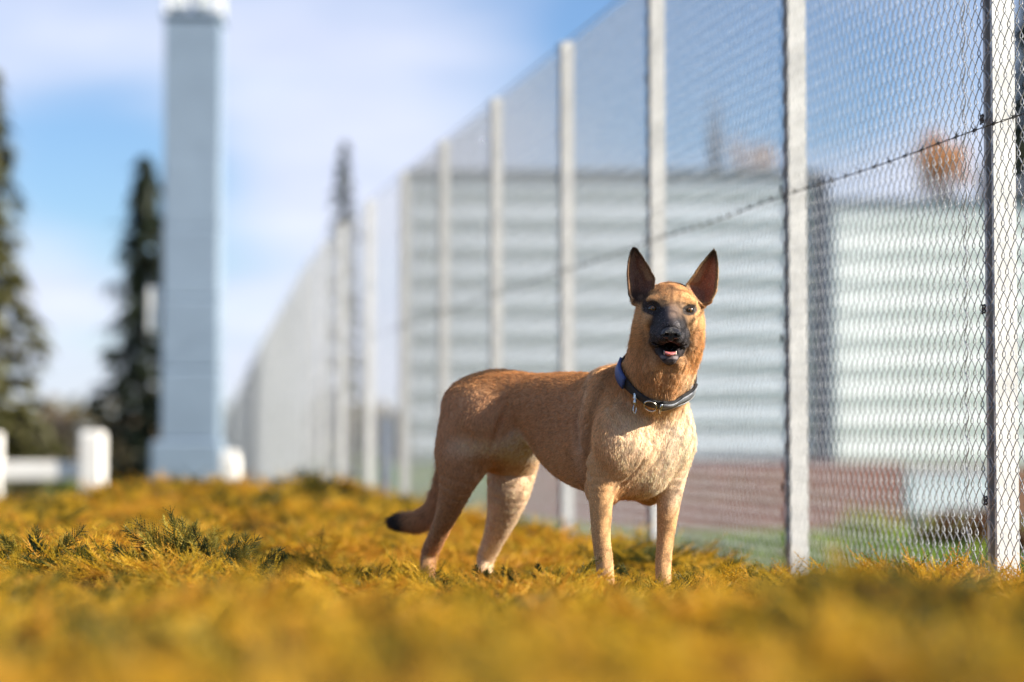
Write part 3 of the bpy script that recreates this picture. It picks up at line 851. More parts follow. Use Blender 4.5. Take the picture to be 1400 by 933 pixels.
    # face: hair runs back from the nose
    rad = np.stack([hx, hy + .03, hz * 0], 1); rw = rad @ np.array([HX, HY, HZ])
    rw /= np.maximum(np.linalg.norm(rw, axis=1, keepdims=True), 1e-6)
    ff = -HZ * .5 + rw
    fm = (inhead & (ear < .3) & (hz > -.10) & (hy > -.10)).astype(float)[:, None]
    fl = fl * (1 - fm) + ff * fm
    lum = sm(.05, .2, col.max(1))[:, None]
    col = col * (1 + .28 * lum)
    mean = col.mean(1, keepdims=True); col = mean + (col - mean) * 1.06
    return np.clip(col, .004, .92), fl, hl

def skin_mat():
    m = bpy.data.materials.new("dog_skin_coat"); m.use_nodes = True; t = NT(m.node_tree); bs = t.n['Principled BSDF']
    a = t.new('ShaderNodeAttribute', attribute_name='coat').outputs['Color']
    co = t.new('ShaderNodeTexCoord').outputs['Object']
    n = t.noise(co, 260, 4, 0.7)
    t.l.new(t.mix(1.0, a, t.ramp(n, [(0.3, c4(.55, .5, .48)), (0.7, c4(1.05, 1.0, 1.0))]), 'MULTIPLY'), bs.inputs['Base Color'])
    bs.inputs['Roughness'].default_value = .7; bs.inputs['Specular IOR Level'].default_value = .2
    b = t.new('ShaderNodeBump', {'Height': n, 'Strength': .5, 'Distance': .003}); t.l.new(b.outputs[0], bs.inputs['Normal'])
    return m
def fur_mat():
    m = bpy.data.materials.new("dog_fur"); m.use_nodes = True; t = NT(m.node_tree); t.n.remove(t.n['Principled BSDF'])
    a = t.new('ShaderNodeAttribute', attribute_name='hair_colour').outputs['Color']
    hi = t.new('ShaderNodeHairInfo')
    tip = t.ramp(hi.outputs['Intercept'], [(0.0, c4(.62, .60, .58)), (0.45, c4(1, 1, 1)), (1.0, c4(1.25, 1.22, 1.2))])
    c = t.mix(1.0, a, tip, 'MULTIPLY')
    d = t.new('ShaderNodeBsdfDiffuse', {'Color': c})
    g = t.new('ShaderNodeBsdfAnisotropic', {'Color': c4(.9, .86, .8), 'Roughness': .42})
    tr = t.new('ShaderNodeBsdfTranslucent', {'Color': c})
    m1 = t.new('ShaderNodeMixShader', {0: .22, 1: d.outputs[0], 2: tr.outputs[0]})
    m2 = t.new('ShaderNodeMixShader', {0: .045, 1: m1.outputs[0], 2: g.outputs[0]})
    t.l.new(m2.outputs[0], t.n['Material Output'].inputs[0])
    return m

PREVIEW = False
GROOVES = find_grooves()
DOG = empty("dog", tuple(D(-.3, 0, 0)))
tag(DOG, "fawn shepherd dog with black mask and pricked ears standing in golden juniper", "dog")
def to_dog(V): return V - D(-.3, 0, 0)
V, Q = polygonise(.0042 if PREVIEW else .0025, dog_sd, np.array([-.56, 5.50, CAMZ - .52]), np.array([.68, 6.86, CAMZ + .60]))
body_me = mesh_np("body", to_dog(V), Q, True)
colV, flV, hlV = coat(V)
ca = body_me.color_attributes.new('coat', 'FLOAT_COLOR', 'POINT')
ca.data.foreach_set('color', np.concatenate([colV * .8, np.ones((len(V), 1))], 1).astype(np.float32).ravel())
body = link("body", body_me, skin_mat(), DOG)
print("dog skin", len(V), round(time.time() - T0, 1))

# ------------------------------------------------------------------ collar
def collar():
    root = empty("dog_collar", tuple(U(900, 530, 5.88)))
    tag(root, "black webbing collar with grey patterned strap and metal ring round the dog's neck", "collar")
    O = np.array(U(900, 530, 5.88))
    L, Rt, Fr = U(850, 500, 5.90), U(947, 531, 5.88), U(890, 553, 5.79)
    N = np.cross(Rt - Fr, L - Fr); N /= np.linalg.norm(N); N = N if N[2] > 0 else -N
    c = U(899, 516, 5.895); c = c - N * ((c - Fr) @ N)
    e1 = (Fr - c) / np.linalg.norm(Fr - c); e2 = np.cross(N, e1)
    ang = np.linspace(0, 2 * math.pi, 97)[:-1]
    def radius(off):
        dirs = np.cos(ang)[:, None] * e1 + np.sin(ang)[:, None] * e2
        r = np.full(len(ang), .03)
        for _ in range(60):
            d = dog_sd(c + N * off + dirs * r[:, None]); r = r + np.clip(-d, -.004, .02)
        r = np.minimum(r, np.median(r) * 1.30)
        for _ in range(7): r = (np.roll(r, 1) + r * 2 + np.roll(r, -1)) / 4
        return r, dirs
    rr, dirs = radius(0.0); ru, _ = radius(.014); rl, _ = radius(-.014)
    def band(name, a0, a1, w0, w1, off, th, mat, n=None):
        idx = np.arange(len(ang)) if a0 is None else np.array([i for i in range(-48, 48) if a0 <= i * 2 * math.pi / 96 <= a1])
        m = MB(); prof = []
        for i in idx:
            i = i % 96; p = []
            for ww in np.linspace(w0, w1, 4):
                r_ = np.interp(ww, [-.014, 0, .014], [rl[i], rr[i], ru[i]])
                p.append((c + N * ww + dirs[i] * (r_ + off), c + N * ww + dirs[i] * (r_ + off + th)))
            prof.append([q[0] for q in p] + [q[1] for q in p[::-1]])
        vs = [tuple(x - O) for p in prof for x in p]; k = 8; fs = []; M_ = len(prof); cl = a0 is None
        for j in range(M_ if cl else M_ - 1):
            for q in range(k): fs.append((j * k + q, j * k + (q + 1) % k, ((j + 1) % M_) * k + (q + 1) % k, ((j + 1) % M_) * k + q))
        if not cl: fs.append(tuple(range(k - 1, -1, -1))); fs.append(tuple(range((M_ - 1) * k, M_ * k)))
        m.add(vs, fs); return m.build(name, mat, root, True)
    black = material("collar_black_webbing", (.012, .012, .014), .55, var=.4, scale=300, bump=.6, bscale=900)
    blue = material("collar_blue_patch", (.02, .05, .20), .5, var=.7, scale=260, bump=.3, bscale=600, col2=(.05, .11, .36))
    grey = material("collar_grey_pattern", (.10, .11, .13), .5, var=.5, scale=330, bump=.4, bscale=700, col2=(.42, .45, .52))
    edge = material("collar_pale_edge", (.30, .31, .33), .45, var=.2, scale=100)
    steel = material("collar_steel", (.62, .60, .56), .25, 1.0, var=.1)
    # find which way round is the viewer's left
    sgn = -1 if (e2[0] > 0) else 1
    F0 = .007
    band("webbing", None, None, -.0155, .0155, F0, .004, black)
    def seg(a, b): return (a, b) if sgn > 0 else (-b, -a)
    a_, b_ = seg(.85, 1.75)
    band("fabric_patch", a_, b_, -.0185, .0185, F0 + .003, .007, blue)
    a_, b_ = seg(-1.5, -.18)
    band("strap", a_, b_, -.0205, .0205, F0 + .003, .006, black)
    band("patterned_panel", a_, b_, -.0120, .0140, F0 + .009, .0012, grey)
    band("edging", a_, b_, -.0195, -.0150, F0 + .008, .002, edge)
    def at(a, ww, out):
        i = int(round((a * sgn) / (2 * math.pi) * 96)) % 96
        return c + N * ww + dirs[i] * (np.interp(ww, [-.014, 0, .014], [rl[i], rr[i], ru[i]]) + F0 + out) - O
    m = MB(); q = at(.02, -.002, .011); tx = at(-.2, 0, .01) - at(.2, 0, .01); tx /= np.linalg.norm(tx)
    m.tube([q + tx * .0175 * math.cos(t_) + N * .0155 * math.sin(t_) for t_ in np.linspace(0, 2 * math.pi, 29)[:-1]], .0019, 8, close=True)
    m.build("ring", steel, root, True)
    m = MB(); q = at(.36, -.012, .010); dn = np.array([-.05, -.12, -1.0]); dn /= np.linalg.norm(dn)
    m.tube([q + dn * x for x in (-.016, -.012, -.004, .004, .008, .014, .018)], [.003, .0045, .0045, .003, .0042, .0042, .002], 10)
    m.box(q[0] - .006, q[0] + .006, q[1] - .003, q[1] + .003, q[2] - .003, q[2] + .003, .001)
    cp = m.build("clip", steel, root, True)
    m = MB(); q2 = q + dn * .030; ex = np.array([.8, .55, -.1]); ex /= np.linalg.norm(ex)
    m.tube([q2 + ex * .0050 * math.cos(t_) + dn * .0125 * math.sin(t_) for t_ in np.linspace(0, 2 * math.pi, 25)[:-1]], .0013, 8, close=True)
    m.build("tag_ring", steel, cp, True)
    m = MB(); q = at(-.17, 0, .012); b0 = -N
    m.tube([q - N * .015, q + N * .015], .0032, 8); m.build("buckle_bar", steel, root, True)
    return c, N
COL_C, COL_N = collar()
# ------------------------------------------------------------------ eyes, nose, tongue, teeth
def gloss(name, col, rough=.15, coat_=.0, var=.2, scale=200, bump=0.0, bscale=600, sss=0.0):
    m = material(name, col, rough, var=var, scale=scale, bump=bump, bscale=bscale)
    b = m.node_tree.nodes['Principled BSDF']; b.inputs['Coat Weight'].default_value = coat_; b.inputs['Coat Roughness'].default_value = .08
    if sss:
        b.inputs['Subsurface Weight'].default_value = sss; b.inputs['Subsurface Scale'].default_value = .01
    return m
def eye_mat():
    m = bpy.data.materials.new("dog_eye_iris"); m.use_nodes = True; t = NT(m.node_tree); bs = t.n['Principled BSDF']
    co = t.new('ShaderNodeTexCoord').outputs['Object']; sp = t.new('ShaderNodeSeparateXYZ', {0: co})
    r = t.math('SQRT', t.math('ADD', t.math('POWER', sp.outputs[0], 2.0), t.math('POWER', sp.outputs[1], 2.0)))
    rr = t.math('DIVIDE', r, .0125)
    n = t.noise(co, 700, 3)
    iris = t.mix(n, c4(.10, .040, .010), c4(.40, .19, .05))
    ramp = t.ramp(rr, [(0.0, c4(0, 0, 0)), (.20, c4(0, 0, 0)), (.25, c4(.8, .8, .8)), (.47, c4(1, 1, 1)), (.56, c4(.03, .02, .02))])
    t.l.new(t.mix(1.0, iris, ramp, 'MULTIPLY'), bs.inputs['Base Color']); bs.inputs['Roughness'].default_value = .25
    bs.inputs['Coat Weight'].default_value = .35; bs.inputs['Coat Roughness'].default_value = .05
    return m
em = eye_mat(); rotH = Matrix((tuple(HX), tuple(HY), tuple(HZ))).transposed().to_euler()
DV = Vector(D(-.3, 0, 0))
import bmesh
bm = bmesh.new(); bmesh.ops.create_uvsphere(bm, u_segments=32, v_segments=20, radius=.0125)
eye_me = bpy.data.meshes.new("eye"); bm.to_mesh(eye_me); bm.free(); eye_me.polygons.foreach_set('use_smooth', [True] * len(eye_me.polygons))
for i, s_ in enumerate((-1, 1)):
    # how far forward the lids are, read off the skin itself
    zz = []
    for ox, oy in ((0, .010), (0, -.010), (.014, 0), (-.014, 0)):
        z_ = .06
        for _ in range(60):
            d_ = dog_sd(np.array([H(s_ * .0475 + ox, .001 + oy, z_)]))[0]; z_ -= max(d_, 0) * .8
        zz.append(z_)
    link("eye", eye_me, em, DOG, loc=Vector(H(s_ * .0475 + .0004, .001, float(np.mean(zz)) - .0158)) - DV, rot=rotH)
NC = H(.003, -.0605, .108)
def nose_sd(X):
    q = X - NC; x, y, z = q @ HX, q @ HY, q @ HZ
    d = np.full(len(X), .2)
    def el(cx, cy, cz, rx, ry, rz):
        qx, qy, qz = (x - cx) / rx, (y - cy) / ry, (z - cz) / rz
        k0 = np.sqrt(qx ** 2 + qy ** 2 + qz ** 2); return (k0 - 1) * min(rx, ry, rz)
    d = smin(d, el(0, .004, -.004, .021, .0135, .013), .004)
    for s_ in (-1, 1): d = smin(d, el(s_ * .0135, -.002, -.003, .0115, .0115, .012), .004)
    d = smin(d, el(0, -.011, -.004, .008, .010, .010), .005)
    for s_ in (-1, 1):
        d = smax(d, -el(s_ * .0115, -.0035, .008, .0050, .0045, .011), .002)          # nostril
        d = smax(d, -el(s_ * .0215, -.0065, .004, .008, .0018, .010), .0015)          # slit at its side
    d = smax(d, -el(0, -.012, .007, .0009, .012, .004), .0015)                         # groove
    return d
Vn, Qn = polygonise(.0009, nose_sd, NC - .04, NC + .04)
nm = mesh_np("nose", to_dog(Vn), Qn, True)
link("nose", nm, gloss("dog_nose_leather", (.016, .014, .016), .32, .35, var=.3, scale=400, bump=.5, bscale=1400), DOG)
# tongue
TC = H(.003, -.108, .05)
def tongue_sd(X):
    q = X - TC; x, y, z = q @ HX, q @ HY, q @ HZ
    k0 = np.sqrt((x / .0165) ** 2 + ((y + .006 - x * x * 18) / .0055) ** 2 + (z / .042) ** 2); return (k0 - 1) * .0055
Vt, Qt = polygonise(.0015, tongue_sd, TC - .06, TC + .06)
link("tongue", mesh_np("tongue", to_dog(Vt), Qt, True), gloss("dog_tongue", (.62, .20, .20), .35, .4, var=.15, scale=200, bump=.3, bscale=900, sss=.3), DOG)
# palate and lower gum lining of the open mouth
lining = gloss("dog_mouth_lining", (.10, .025, .03), .4, .3)
m = MB(); tooth = gloss("dog_tooth", (.80, .74, .62), .3, .3, var=.06)
for i in range(6):
    u_ = (i - 2.5) / 2.5; p = H(.003 + u_ * .0095, -.1175 + .0025 * u_ * u_, .060 - .004 * u_ * u_) - D(-.3, 0, 0)
    tb = MB(); tb.tube([p, p + HY * .003, p + HY * .0052], [.0019, .0018, .0008], 7); tb.build("tooth", tooth, DOG, True)
for s_ in (-1, 1):
    p = H(.003 + s_ * .0135, -.116, .052) - D(-.3, 0, 0)
    tb = MB(); tb.tube([p, p + HY * .005 + HX * s_ * .001, p + HY * .0105 + HX * s_ * .0025], [.0027, .0022, .0005], 8); tb.build("tooth", tooth, DOG, True)
# ------------------------------------------------------------------ fur
def fur(N_):
    cen = V[Q[:, 0]]; wt = np.where(np.linalg.norm(cen - H(0, -.03, -.03), axis=1) < .17, 3.6, 1.0); wt = np.where(np.linalg.norm(cen - H(0, -.07, .04), axis=1) < .08, 6.5, wt)
    fi = rng.choice(len(Q), N_, p=wt / wt.sum()); w4 = rng.dirichlet((1, 1, 1, 1), N_)
    P = (V[Q[fi]] * w4[:, :, None]).sum(1)
    c, fl, hl = coat(P)
    nrm = grad(P)
    hq = P - HO; hx, hy, hz = hq @ HX, hq @ HY, hq @ HZ
    keep = np.ones(N_, bool)
    keep &= ~((np.abs(hx - .003) < .034) & (hy < -.086) & (hy > -.125) & (hz > .0))                     # lips
    for s_ in (-1, 1): keep &= np.sqrt(((hx - s_ * .0475) / .0135) ** 2 + ((hy - .001) / .0085) ** 2 + ((hz + .01) / .03) ** 2) > 1
    keep &= np.linalg.norm(P - NC, axis=1) > .024
    pl = (P - COL_C) @ COL_N; keep &= ~((np.abs(pl) < .020) & (np.linalg.norm(P - COL_C, axis=1) < .2))
    keep &= P[:, 2] > CAMZ - .44
    P, c, fl, hl, nrm = (a[keep] for a in (P, c, fl, hl, nrm)); n = len(P)
    tan = fl - nrm * (fl * nrm).sum(1, keepdims=True); tan /= np.maximum(np.linalg.norm(tan, axis=1, keepdims=True), 1e-6)
    # tufts: neighbouring hairs lean the same way
    J = np.stack([vnoise(P, 55, 5 + i) for i in range(3)], 1) - .5
    J2 = np.stack([vnoise(P, 160, 9 + i) for i in range(3)], 1) - .5
    tan = tan + J * .26 + J2 * .30 + rng.normal(0, .13, (n, 3))
    tan /= np.linalg.norm(tan, axis=1, keepdims=True)
    L = np.minimum(hl, .048) * .56 * rng.uniform(.65, 1.15, n) * (.88 + .24 * vnoise(P, 40, 21))
    guard = rng.random(n) < .07
    lift = np.where(guard, rng.uniform(.5, 1.1, n), np.clip(.24 + J2[:, 0] * .16, .10, .5))[:, None]
    p0 = P - nrm * .001
    p1 = p0 + (tan * .30 + nrm * (lift * .34)) * L[:, None]
    p2 = p1 + (tan * .34 + nrm * (lift * .16)) * L[:, None]
    p3 = p2 + (tan * .36 - nrm * .02) * L[:, None]
    pts = np.stack([p0, p1, p2, p3], 1).reshape(-1, 3) - D(-.3, 0, 0)
    # only what gives each hair its own tone
    tone = (.55 + .62 * rng.random(n) + .22 * (vnoise(P, 160, 9) - .5))[:, None]
    dark = (rng.random(n) < .10)[:, None]
    bridge = sm(.026, .008, np.abs(hx[keep] - .006)) * (hy[keep] > -.06)  # extra grey hairs carry the sheen of the bridge as hair colour
    grey = ((c.max(1) < .06) & (rng.random(n) < .30 + .55 * bridge) & (P[:, 2] > CAMZ))[:, None]
    c = np.where(grey, np.array((.27, .26, .29)) * rng.uniform(.4, 1.1, n)[:, None], c)
    cc = np.where(dark, c * .45, c * tone * 1.18)
    hc = bpy.data.hair_curves.new("fur"); hc.add_curves([4] * n)
    hc.points.foreach_set('position', pts.astype(np.float32).ravel())
    fine = np.where(np.linalg.norm(P - HO, axis=1) < .17, .72, 1.0)[:, None]
    rad = (np.array([.00034, .00031, .00024, .00007]) * fine).astype(np.float32).ravel()
    hc.points.foreach_set('radius', rad)
    at = hc.attributes.new('hair_colour', 'FLOAT_COLOR', 'CURVE')
    at.data.foreach_set('color', np.concatenate([np.clip(cc, .003, .95), np.ones((n, 1))], 1).astype(np.float32).ravel())
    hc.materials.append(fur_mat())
    o = bpy.data.objects.new("fur", hc); C.objects.link(o); o.parent = DOG; tag(o, kind='stuff')
    print("hair", n, round(time.time() - T0, 1))
m = MB(); wr = random.Random(4)
for s_ in (-1, 1):
    for k in range(9):
        a = H(.003 + s_ * wr.uniform(.022, .040), wr.uniform(-.088, -.066), wr.uniform(.03, .07)) - D(-.3, 0, 0)
        dd = HX * s_ * wr.uniform(.6, 1) + HY * wr.uniform(-.5, .15) + HZ * wr.uniform(.1, .5); L = wr.uniform(.02, .042)
        m.tube([a + dd * L * u - HY * .008 * u * u for u in (0, .33, .66, 1)], [.0003, .00025, .0002, .0001], 3)
tag(m.build("whiskers", material("dog_whisker", (.02, .02, .02), .4), DOG), kind='stuff')
fur(60000 if PREVIEW else 700000)
# ------------------------------------------------------------------ plants
def leaf_mat(name, a, b, c, rnd=.35, tr=.35, patch=0.9, lo=.32):
    """leaf colour varies from plant to plant and in patches over the bed"""
    m = bpy.data.materials.new(name); m.use_nodes = True; t = NT(m.node_tree); bs = t.n['Principled BSDF']
    oi = t.new('ShaderNodeObjectInfo')
    n = t.noise(oi.outputs['Location'], patch, 3, 0.6)
    k = t.math('ADD', n, t.math('MULTIPLY', t.math('SUBTRACT', oi.outputs['Random'], .5), rnd))
    col = t.ramp(k, [(lo, c4(*a)), (.52, c4(*b)), (.68, c4(*c))])
    t.l.new(col, bs.inputs['Base Color']); bs.inputs['Roughness'].default_value = .55; bs.inputs['Specular IOR Level'].default_value = .3
    tl = t.new('ShaderNodeBsdfTranslucent', {'Color': col})
    ms = t.new('ShaderNodeMixShader', {0: tr, 1: bs.outputs[0], 2: tl.outputs[0]}); t.l.new(ms.outputs[0], t.n['Material Output'].inputs[0])
    return m
jun = leaf_mat("juniper_gold", (.06, .075, .012), (.70, .45, .028), (.60, .31, .032), patch=1.3, rnd=.34, lo=.38)
junf = leaf_mat("juniper_sprig_green", (.035, .055, .02), (.10, .11, .025), (.42, .34, .06), rnd=.9, patch=6.0)
grs = leaf_mat("grass_green", (.05, .11, .02), (.17, .28, .025), (.30, .36, .05))
def frond(L, seed, nt=11, rad=.0011, leaf=.0062, wide=1.0, droop=.5):
    """a feathery juniper spray: a curved stem, side twigs, and scale leaves along each"""
    r = random.Random(seed); V_ = []; F_ = []
    def scale_leaf(p, d, n_, l, w_):
        s_ = d.cross(n_).normalized() * w_; b = len(V_)
        V_.extend([p - s_ * .5, p + s_ * .5, p + d * l + n_ * l * .12]); F_.append((b, b + 1, b + 2))
        b = len(V_); V_.extend([p - n_ * w_ * .5, p + n_ * w_ * .5, p + d * l]); F_.append((b, b + 1, b + 2))
    def twig(p, d, l, step, up, lv):
        n_ = max(2, int(l / step)); pts = [p.copy()]
        for i in range(n_):
            d = (d + Vector((r.uniform(-.08, .08), r.uniform(-.08, .08), r.uniform(-.02, .10) * up))).normalized()
            q = p + d * step
            side_ = d.cross(Vector((0, 0, 1))); side_ = side_.normalized() if side_.length > .1 else Vector((1, 0, 0)); nn = side_.cross(d).normalized()
            b = len(V_); w_ = rad * (1 - .6 * i / n_)
            V_.extend([p - side_ * w_, p + side_ * w_, q + side_ * w_ * .8, q - side_ * w_ * .8]); F_.append((b, b + 1, b + 2)); F_.append((b, b + 2, b + 3))
            for s_ in (-1, 1):
                a = r.uniform(.45, .75); scale_leaf(p, (d * math.cos(a) + side_ * math.sin(a) * s_ + nn * r.uniform(-.15, .35)).normalized(), nn, leaf * r.uniform(.7, 1.2) * (1 - .4 * i / n_), leaf * .34)
            if lv < 2 and i > 0 and i < n_ - 1:
                for s_ in ((-1, 1) if lv == 0 else ((-1) ** i,)):
                    if r.random() < .88:
                        a = r.uniform(.6, .9); ll = l * (.42 if lv == 0 else .40) * (1 - i / n_ * .75) * r.uniform(.7, 1.15) * wide
                        if ll > step * 2: twig(p, (d * math.cos(a) + side_ * math.sin(a) * s_ + nn * r.uniform(-.2, .45)).normalized(), ll, step * .9, up, lv + 1)
            p = q
        scale_leaf(p, d, Vector((0, 1, 0)) if abs(d.y) < .9 else Vector((1, 0, 0)), leaf * .9, leaf * .3)
    twig(Vector((0, 0, 0)), Vector((0, .5, .86)).normalized(), L, L / nt, 1.0, 0)
    return V_, F_
def proto(name, VF, mat):
    me = bpy.data.meshes.new(name); me.from_pydata([tuple(v) for v in VF[0]], [], VF[1]); me.update(); me.materials.append(mat)
    return bpy.data.objects.new(name, me)                  # not linked: only the scatter below uses it
def scatter(name, P, rot, scl, var, protos, label=None):
    me = bpy.data.meshes.new(name); me.vertices.add(len(P)); me.vertices.foreach_set('co', np.asarray(P, np.float32).ravel())
    for nm_, typ, arr, key in (('rot', 'FLOAT_VECTOR', rot, 'vector'), ('scl', 'FLOAT', scl, 'value'), ('var', 'INT', var, 'value')):
        a = me.attributes.new(nm_, typ, 'POINT'); a.data.foreach_set(key, np.asarray(arr, np.int32 if typ == 'INT' else np.float32).ravel())
    o = bpy.data.objects.new(name, me); C.objects.link(o); tag(o, label, kind='stuff')
    ng = bpy.data.node_groups.new(name + "_scatter", 'GeometryNodeTree')
    ng.interface.new_socket('Geometry', in_out='INPUT', socket_type='NodeSocketGeometry'); ng.interface.new_socket('Geometry', in_out='OUTPUT', socket_type='NodeSocketGeometry')
    N_, L_ = ng.nodes, ng.links
    gi = N_.new('NodeGroupInput'); go = N_.new('NodeGroupOutput')
    g2i = N_.new('GeometryNodeGeometryToInstance')
    for p in reversed(protos):
        oi = N_.new('GeometryNodeObjectInfo'); oi.inputs['Object'].default_value = p; L_.new(oi.outputs['Geometry'], g2i.inputs[0])
    mp = N_.new('GeometryNodeMeshToPoints'); L_.new(gi.outputs[0], mp.inputs[0])
    # one Geometry to Instance per prototype, joined in order
    join = N_.new('GeometryNodeJoinGeometry')
    N_.remove(g2i)
    for p in reversed(protos):
        oi = [n for n in N_ if n.bl_idname == 'GeometryNodeObjectInfo' and n.inputs['Object'].default_value == p][0]
        g = N_.new('GeometryNodeGeometryToInstance'); L_.new(oi.outputs['Geometry'], g.inputs[0]); L_.new(g.outputs[0], join.inputs[0])
    ip = N_.new('GeometryNodeInstanceOnPoints'); ip.inputs['Pick Instance'].default_value = True
    L_.new(mp.outputs[0], ip.inputs['Points']); L_.new(join.outputs[0], ip.inputs['Instance'])
    def attr(nm_, dt):
        n = N_.new('GeometryNodeInputNamedAttribute'); n.data_type = dt; n.inputs['Name'].default_value = nm_; return n.outputs[0]
    L_.new(attr('var', 'INT'), ip.inputs['Instance Index'])
    e2r = N_.new('FunctionNodeEulerToRotation'); L_.new(attr('rot', 'FLOAT_VECTOR'), e2r.inputs[0]); L_.new(e2r.outputs[0], ip.inputs['Rotation'])
    L_.new(attr('scl', 'FLOAT'), ip.inputs['Scale'])
    L_.new(ip.outputs[0], go.inputs[0])
    mod = o.modifiers.new("scatter", 'NODES'); mod.node_group = ng
    return o
fronds = [proto("juniper_spray", frond(.15, 30 + i, nt=10 + i % 3, leaf=.0098, rad=.0014, wide=.9), jun) for i in range(5)]
cheap = [proto("juniper_spray_far", frond(.16, 50 + i, nt=7, leaf=.018, rad=.002), jun) for i in range(3)]
# points of the bed
def bed():
    PP = []; RR = []; SS = []; VV = []
    for (y0, y1, dens, s0, s1, near) in ((.45, 1.2, 260, .5, .8, 1), (1.2, 3, 380, .6, 1.0, 1), (3, 5, 900, .55, .95, 0), (5, 7.6, 1500, .42, .85, 0), (7.6, 11, 560, .6, 1.1, 0), (11, 16, 330, .7, 1.2, 1), (16, 23, 150, .7, 1.2, 1)):
        wl = lambda y: .27 * y + 1.2
        area = (y1 - y0) * 2 * wl((y0 + y1) / 2); n = int(area * dens)
        y = rng.uniform(y0, y1, n); x = rng.uniform(-1, 1, n) * wl(y)
        lim = fence_x(y) + np.where(y < 6, .15, .02) + rng.normal(0, .05, n)
        edge = sm(23, 17, y)
        k = (x < lim) & (rng.random(n) < edge + .1) & (np.hypot(x, y) > .42)
        x, y = x[k], y[k]; n = len(x)
        X3 = np.stack([x, y, 0 * x], 1)
        hum = vnoise(X3, 1.7, 40); hum2 = vnoise(X3, 5.5, 41)
        z = ground_z(x, y) - .015 + (hum - .45) * .13 * sm(2.2, 5, y) * (1 - .4 * np.exp(-((y - 5.9) / .8) ** 2 - ((x - .2) / .7) ** 2)) + (hum2 - .5) * .075 * sm(2, 4.5, y)
        z += -.02 * sm(.3, .1, np.abs(x - fence_x(y))) 
        sc_ = rng.uniform(s0, s1, n) * (.7 + .6 * hum2)
        sc_ = np.where(y < 2.2, np.minimum(sc_, .8), sc_)
        az = vnoise(X3, 3.0, 42) * 12 + rng.normal(0, .8, n)
        tilt_ = np.clip(rng.normal(-.85, .25, n), -1.25, .0)
        PP.append(np.stack([x, y, z], 1)); RR.append(np.stack([tilt_, rng.normal(0, .25, n), az], 1)); SS.append(sc_)
        VV.append(np.where(near, rng.integers(5, 8, n), rng.integers(0, 5, n)))
    return map(np.concatenate, (PP, RR, SS, VV))
P_, R_, S_, V_ = bed()
print("sprays", len(P_))
scatter("juniper_groundcover", P_, R_, S_, V_, fronds + cheap, "low golden juniper groundcover spreading round the dog's feet")
# upright tufts in the plane of focus: things one can point to
def tuft(name, label, px, py, d, sprays, mat):
    c = U(px, py, d); root = empty(name, (c[0], d, c[2])); tag(root, label, "juniper tuft")
    tr = random.Random(int(px))
    for i, (dx_, dz_, L, lean, yaw_) in enumerate(sprays):
        for j in range(2):
            VF = frond(L * (1 - .2 * j), 200 + i * 2 + j + int(px), nt=int(16 + L * 30), leaf=.0072, rad=.0017, wide=1.0)
            me = bpy.data.meshes.new("spray"); me.from_pydata([tuple(v) for v in VF[0]], [], VF[1]); me.materials.append(mat)
            link("spray", me, None, root, loc=(dx_ + tr.uniform(-.02, .02) * j, tr.uniform(-.04, .04), dz_), rot=(tr.uniform(-.3, .3), lean + tr.uniform(-.25, .25) * j, yaw_ + tr.uniform(-.8, .8) * j))
tuft("juniper_tuft", "sharp dark green juniper tuft fanning out left of the dog", 245, 768, 5.75,
     [(-.02, .0, .17, -1.05, .2), (-.01, .0, .17, -.80, -.2), (0, .0, .16, -.55, .1), (.01, .0, .155, -.35, .2), (.02, .0, .14, -.15, 0), (.03, 0, .13, .05, .1), (.06, -.01, .11, .35, 0), (.08, -.01, .11, -.4, .1), (.11, -.01, .11, .3, .3), (.14, -.02, .11, .7, .1), (.17, -.02, .10, 0, 0), (-.08, -.02, .11, -.9, .3), (-.12, -.02, .10, -.5, .1), (.20, -.02, .09, .9, 0)], junf)
tuft("juniper_tuft", "small sparse juniper tuft with arching tips near the left edge", 58, 764, 5.75,
     [(-.05, .0, .10, -.7, .2), (0, .0, .09, -.2, .1), (.03, .0, .12, .7, 0), (.08, -.01, .11, 1.0, .1), (-.08, -.02, .10, -.9, 0), (-.03, 0, .09, .3, .4)], junf)
tuft("juniper_tuft", "small dark juniper tuft between the dog's front and hind legs", 735, 800, 5.72,
     [(-.06, .0, .06, -.6, .2), (0, .0, .06, 0, .1), (.03, .0, .06, .7, 0), (.12, 0, .06, .3, .4), (-.14, 0, .06, -.4, .1)], junf)

# grass beyond the fence
def blade_clump(seed, n=26):
    r = random.Random(seed); V2 = []; F2 = []
    for _ in range(n):
        a = r.uniform(0, 6.28); x, y = r.gauss(0, .035), r.gauss(0, .035); h = r.uniform(.05, .15); l = r.uniform(.01, .07); w_ = .0035
        b = len(V2); dx_, dy_ = math.cos(a), math.sin(a)
        V2.extend([(x - dy_ * w_, y + dx_ * w_, 0), (x + dy_ * w_, y - dx_ * w_, 0), (x + dx_ * l * .4 - dy_ * w_ * .7, y + dy_ * l * .4 + dx_ * w_ * .7, h * .6), (x + dx_ * l * .4 + dy_ * w_ * .7, y + dy_ * l * .4 - dx_ * w_ * .7, h * .6), (x + dx_ * l, y + dy_ * l, h)])
        F2.extend([(b, b + 1, b + 3, b + 2), (b + 2, b + 3, b + 4)])
    return V2, F2
gp = [proto("grass_clump", blade_clump(i), grs) for i in range(4)]
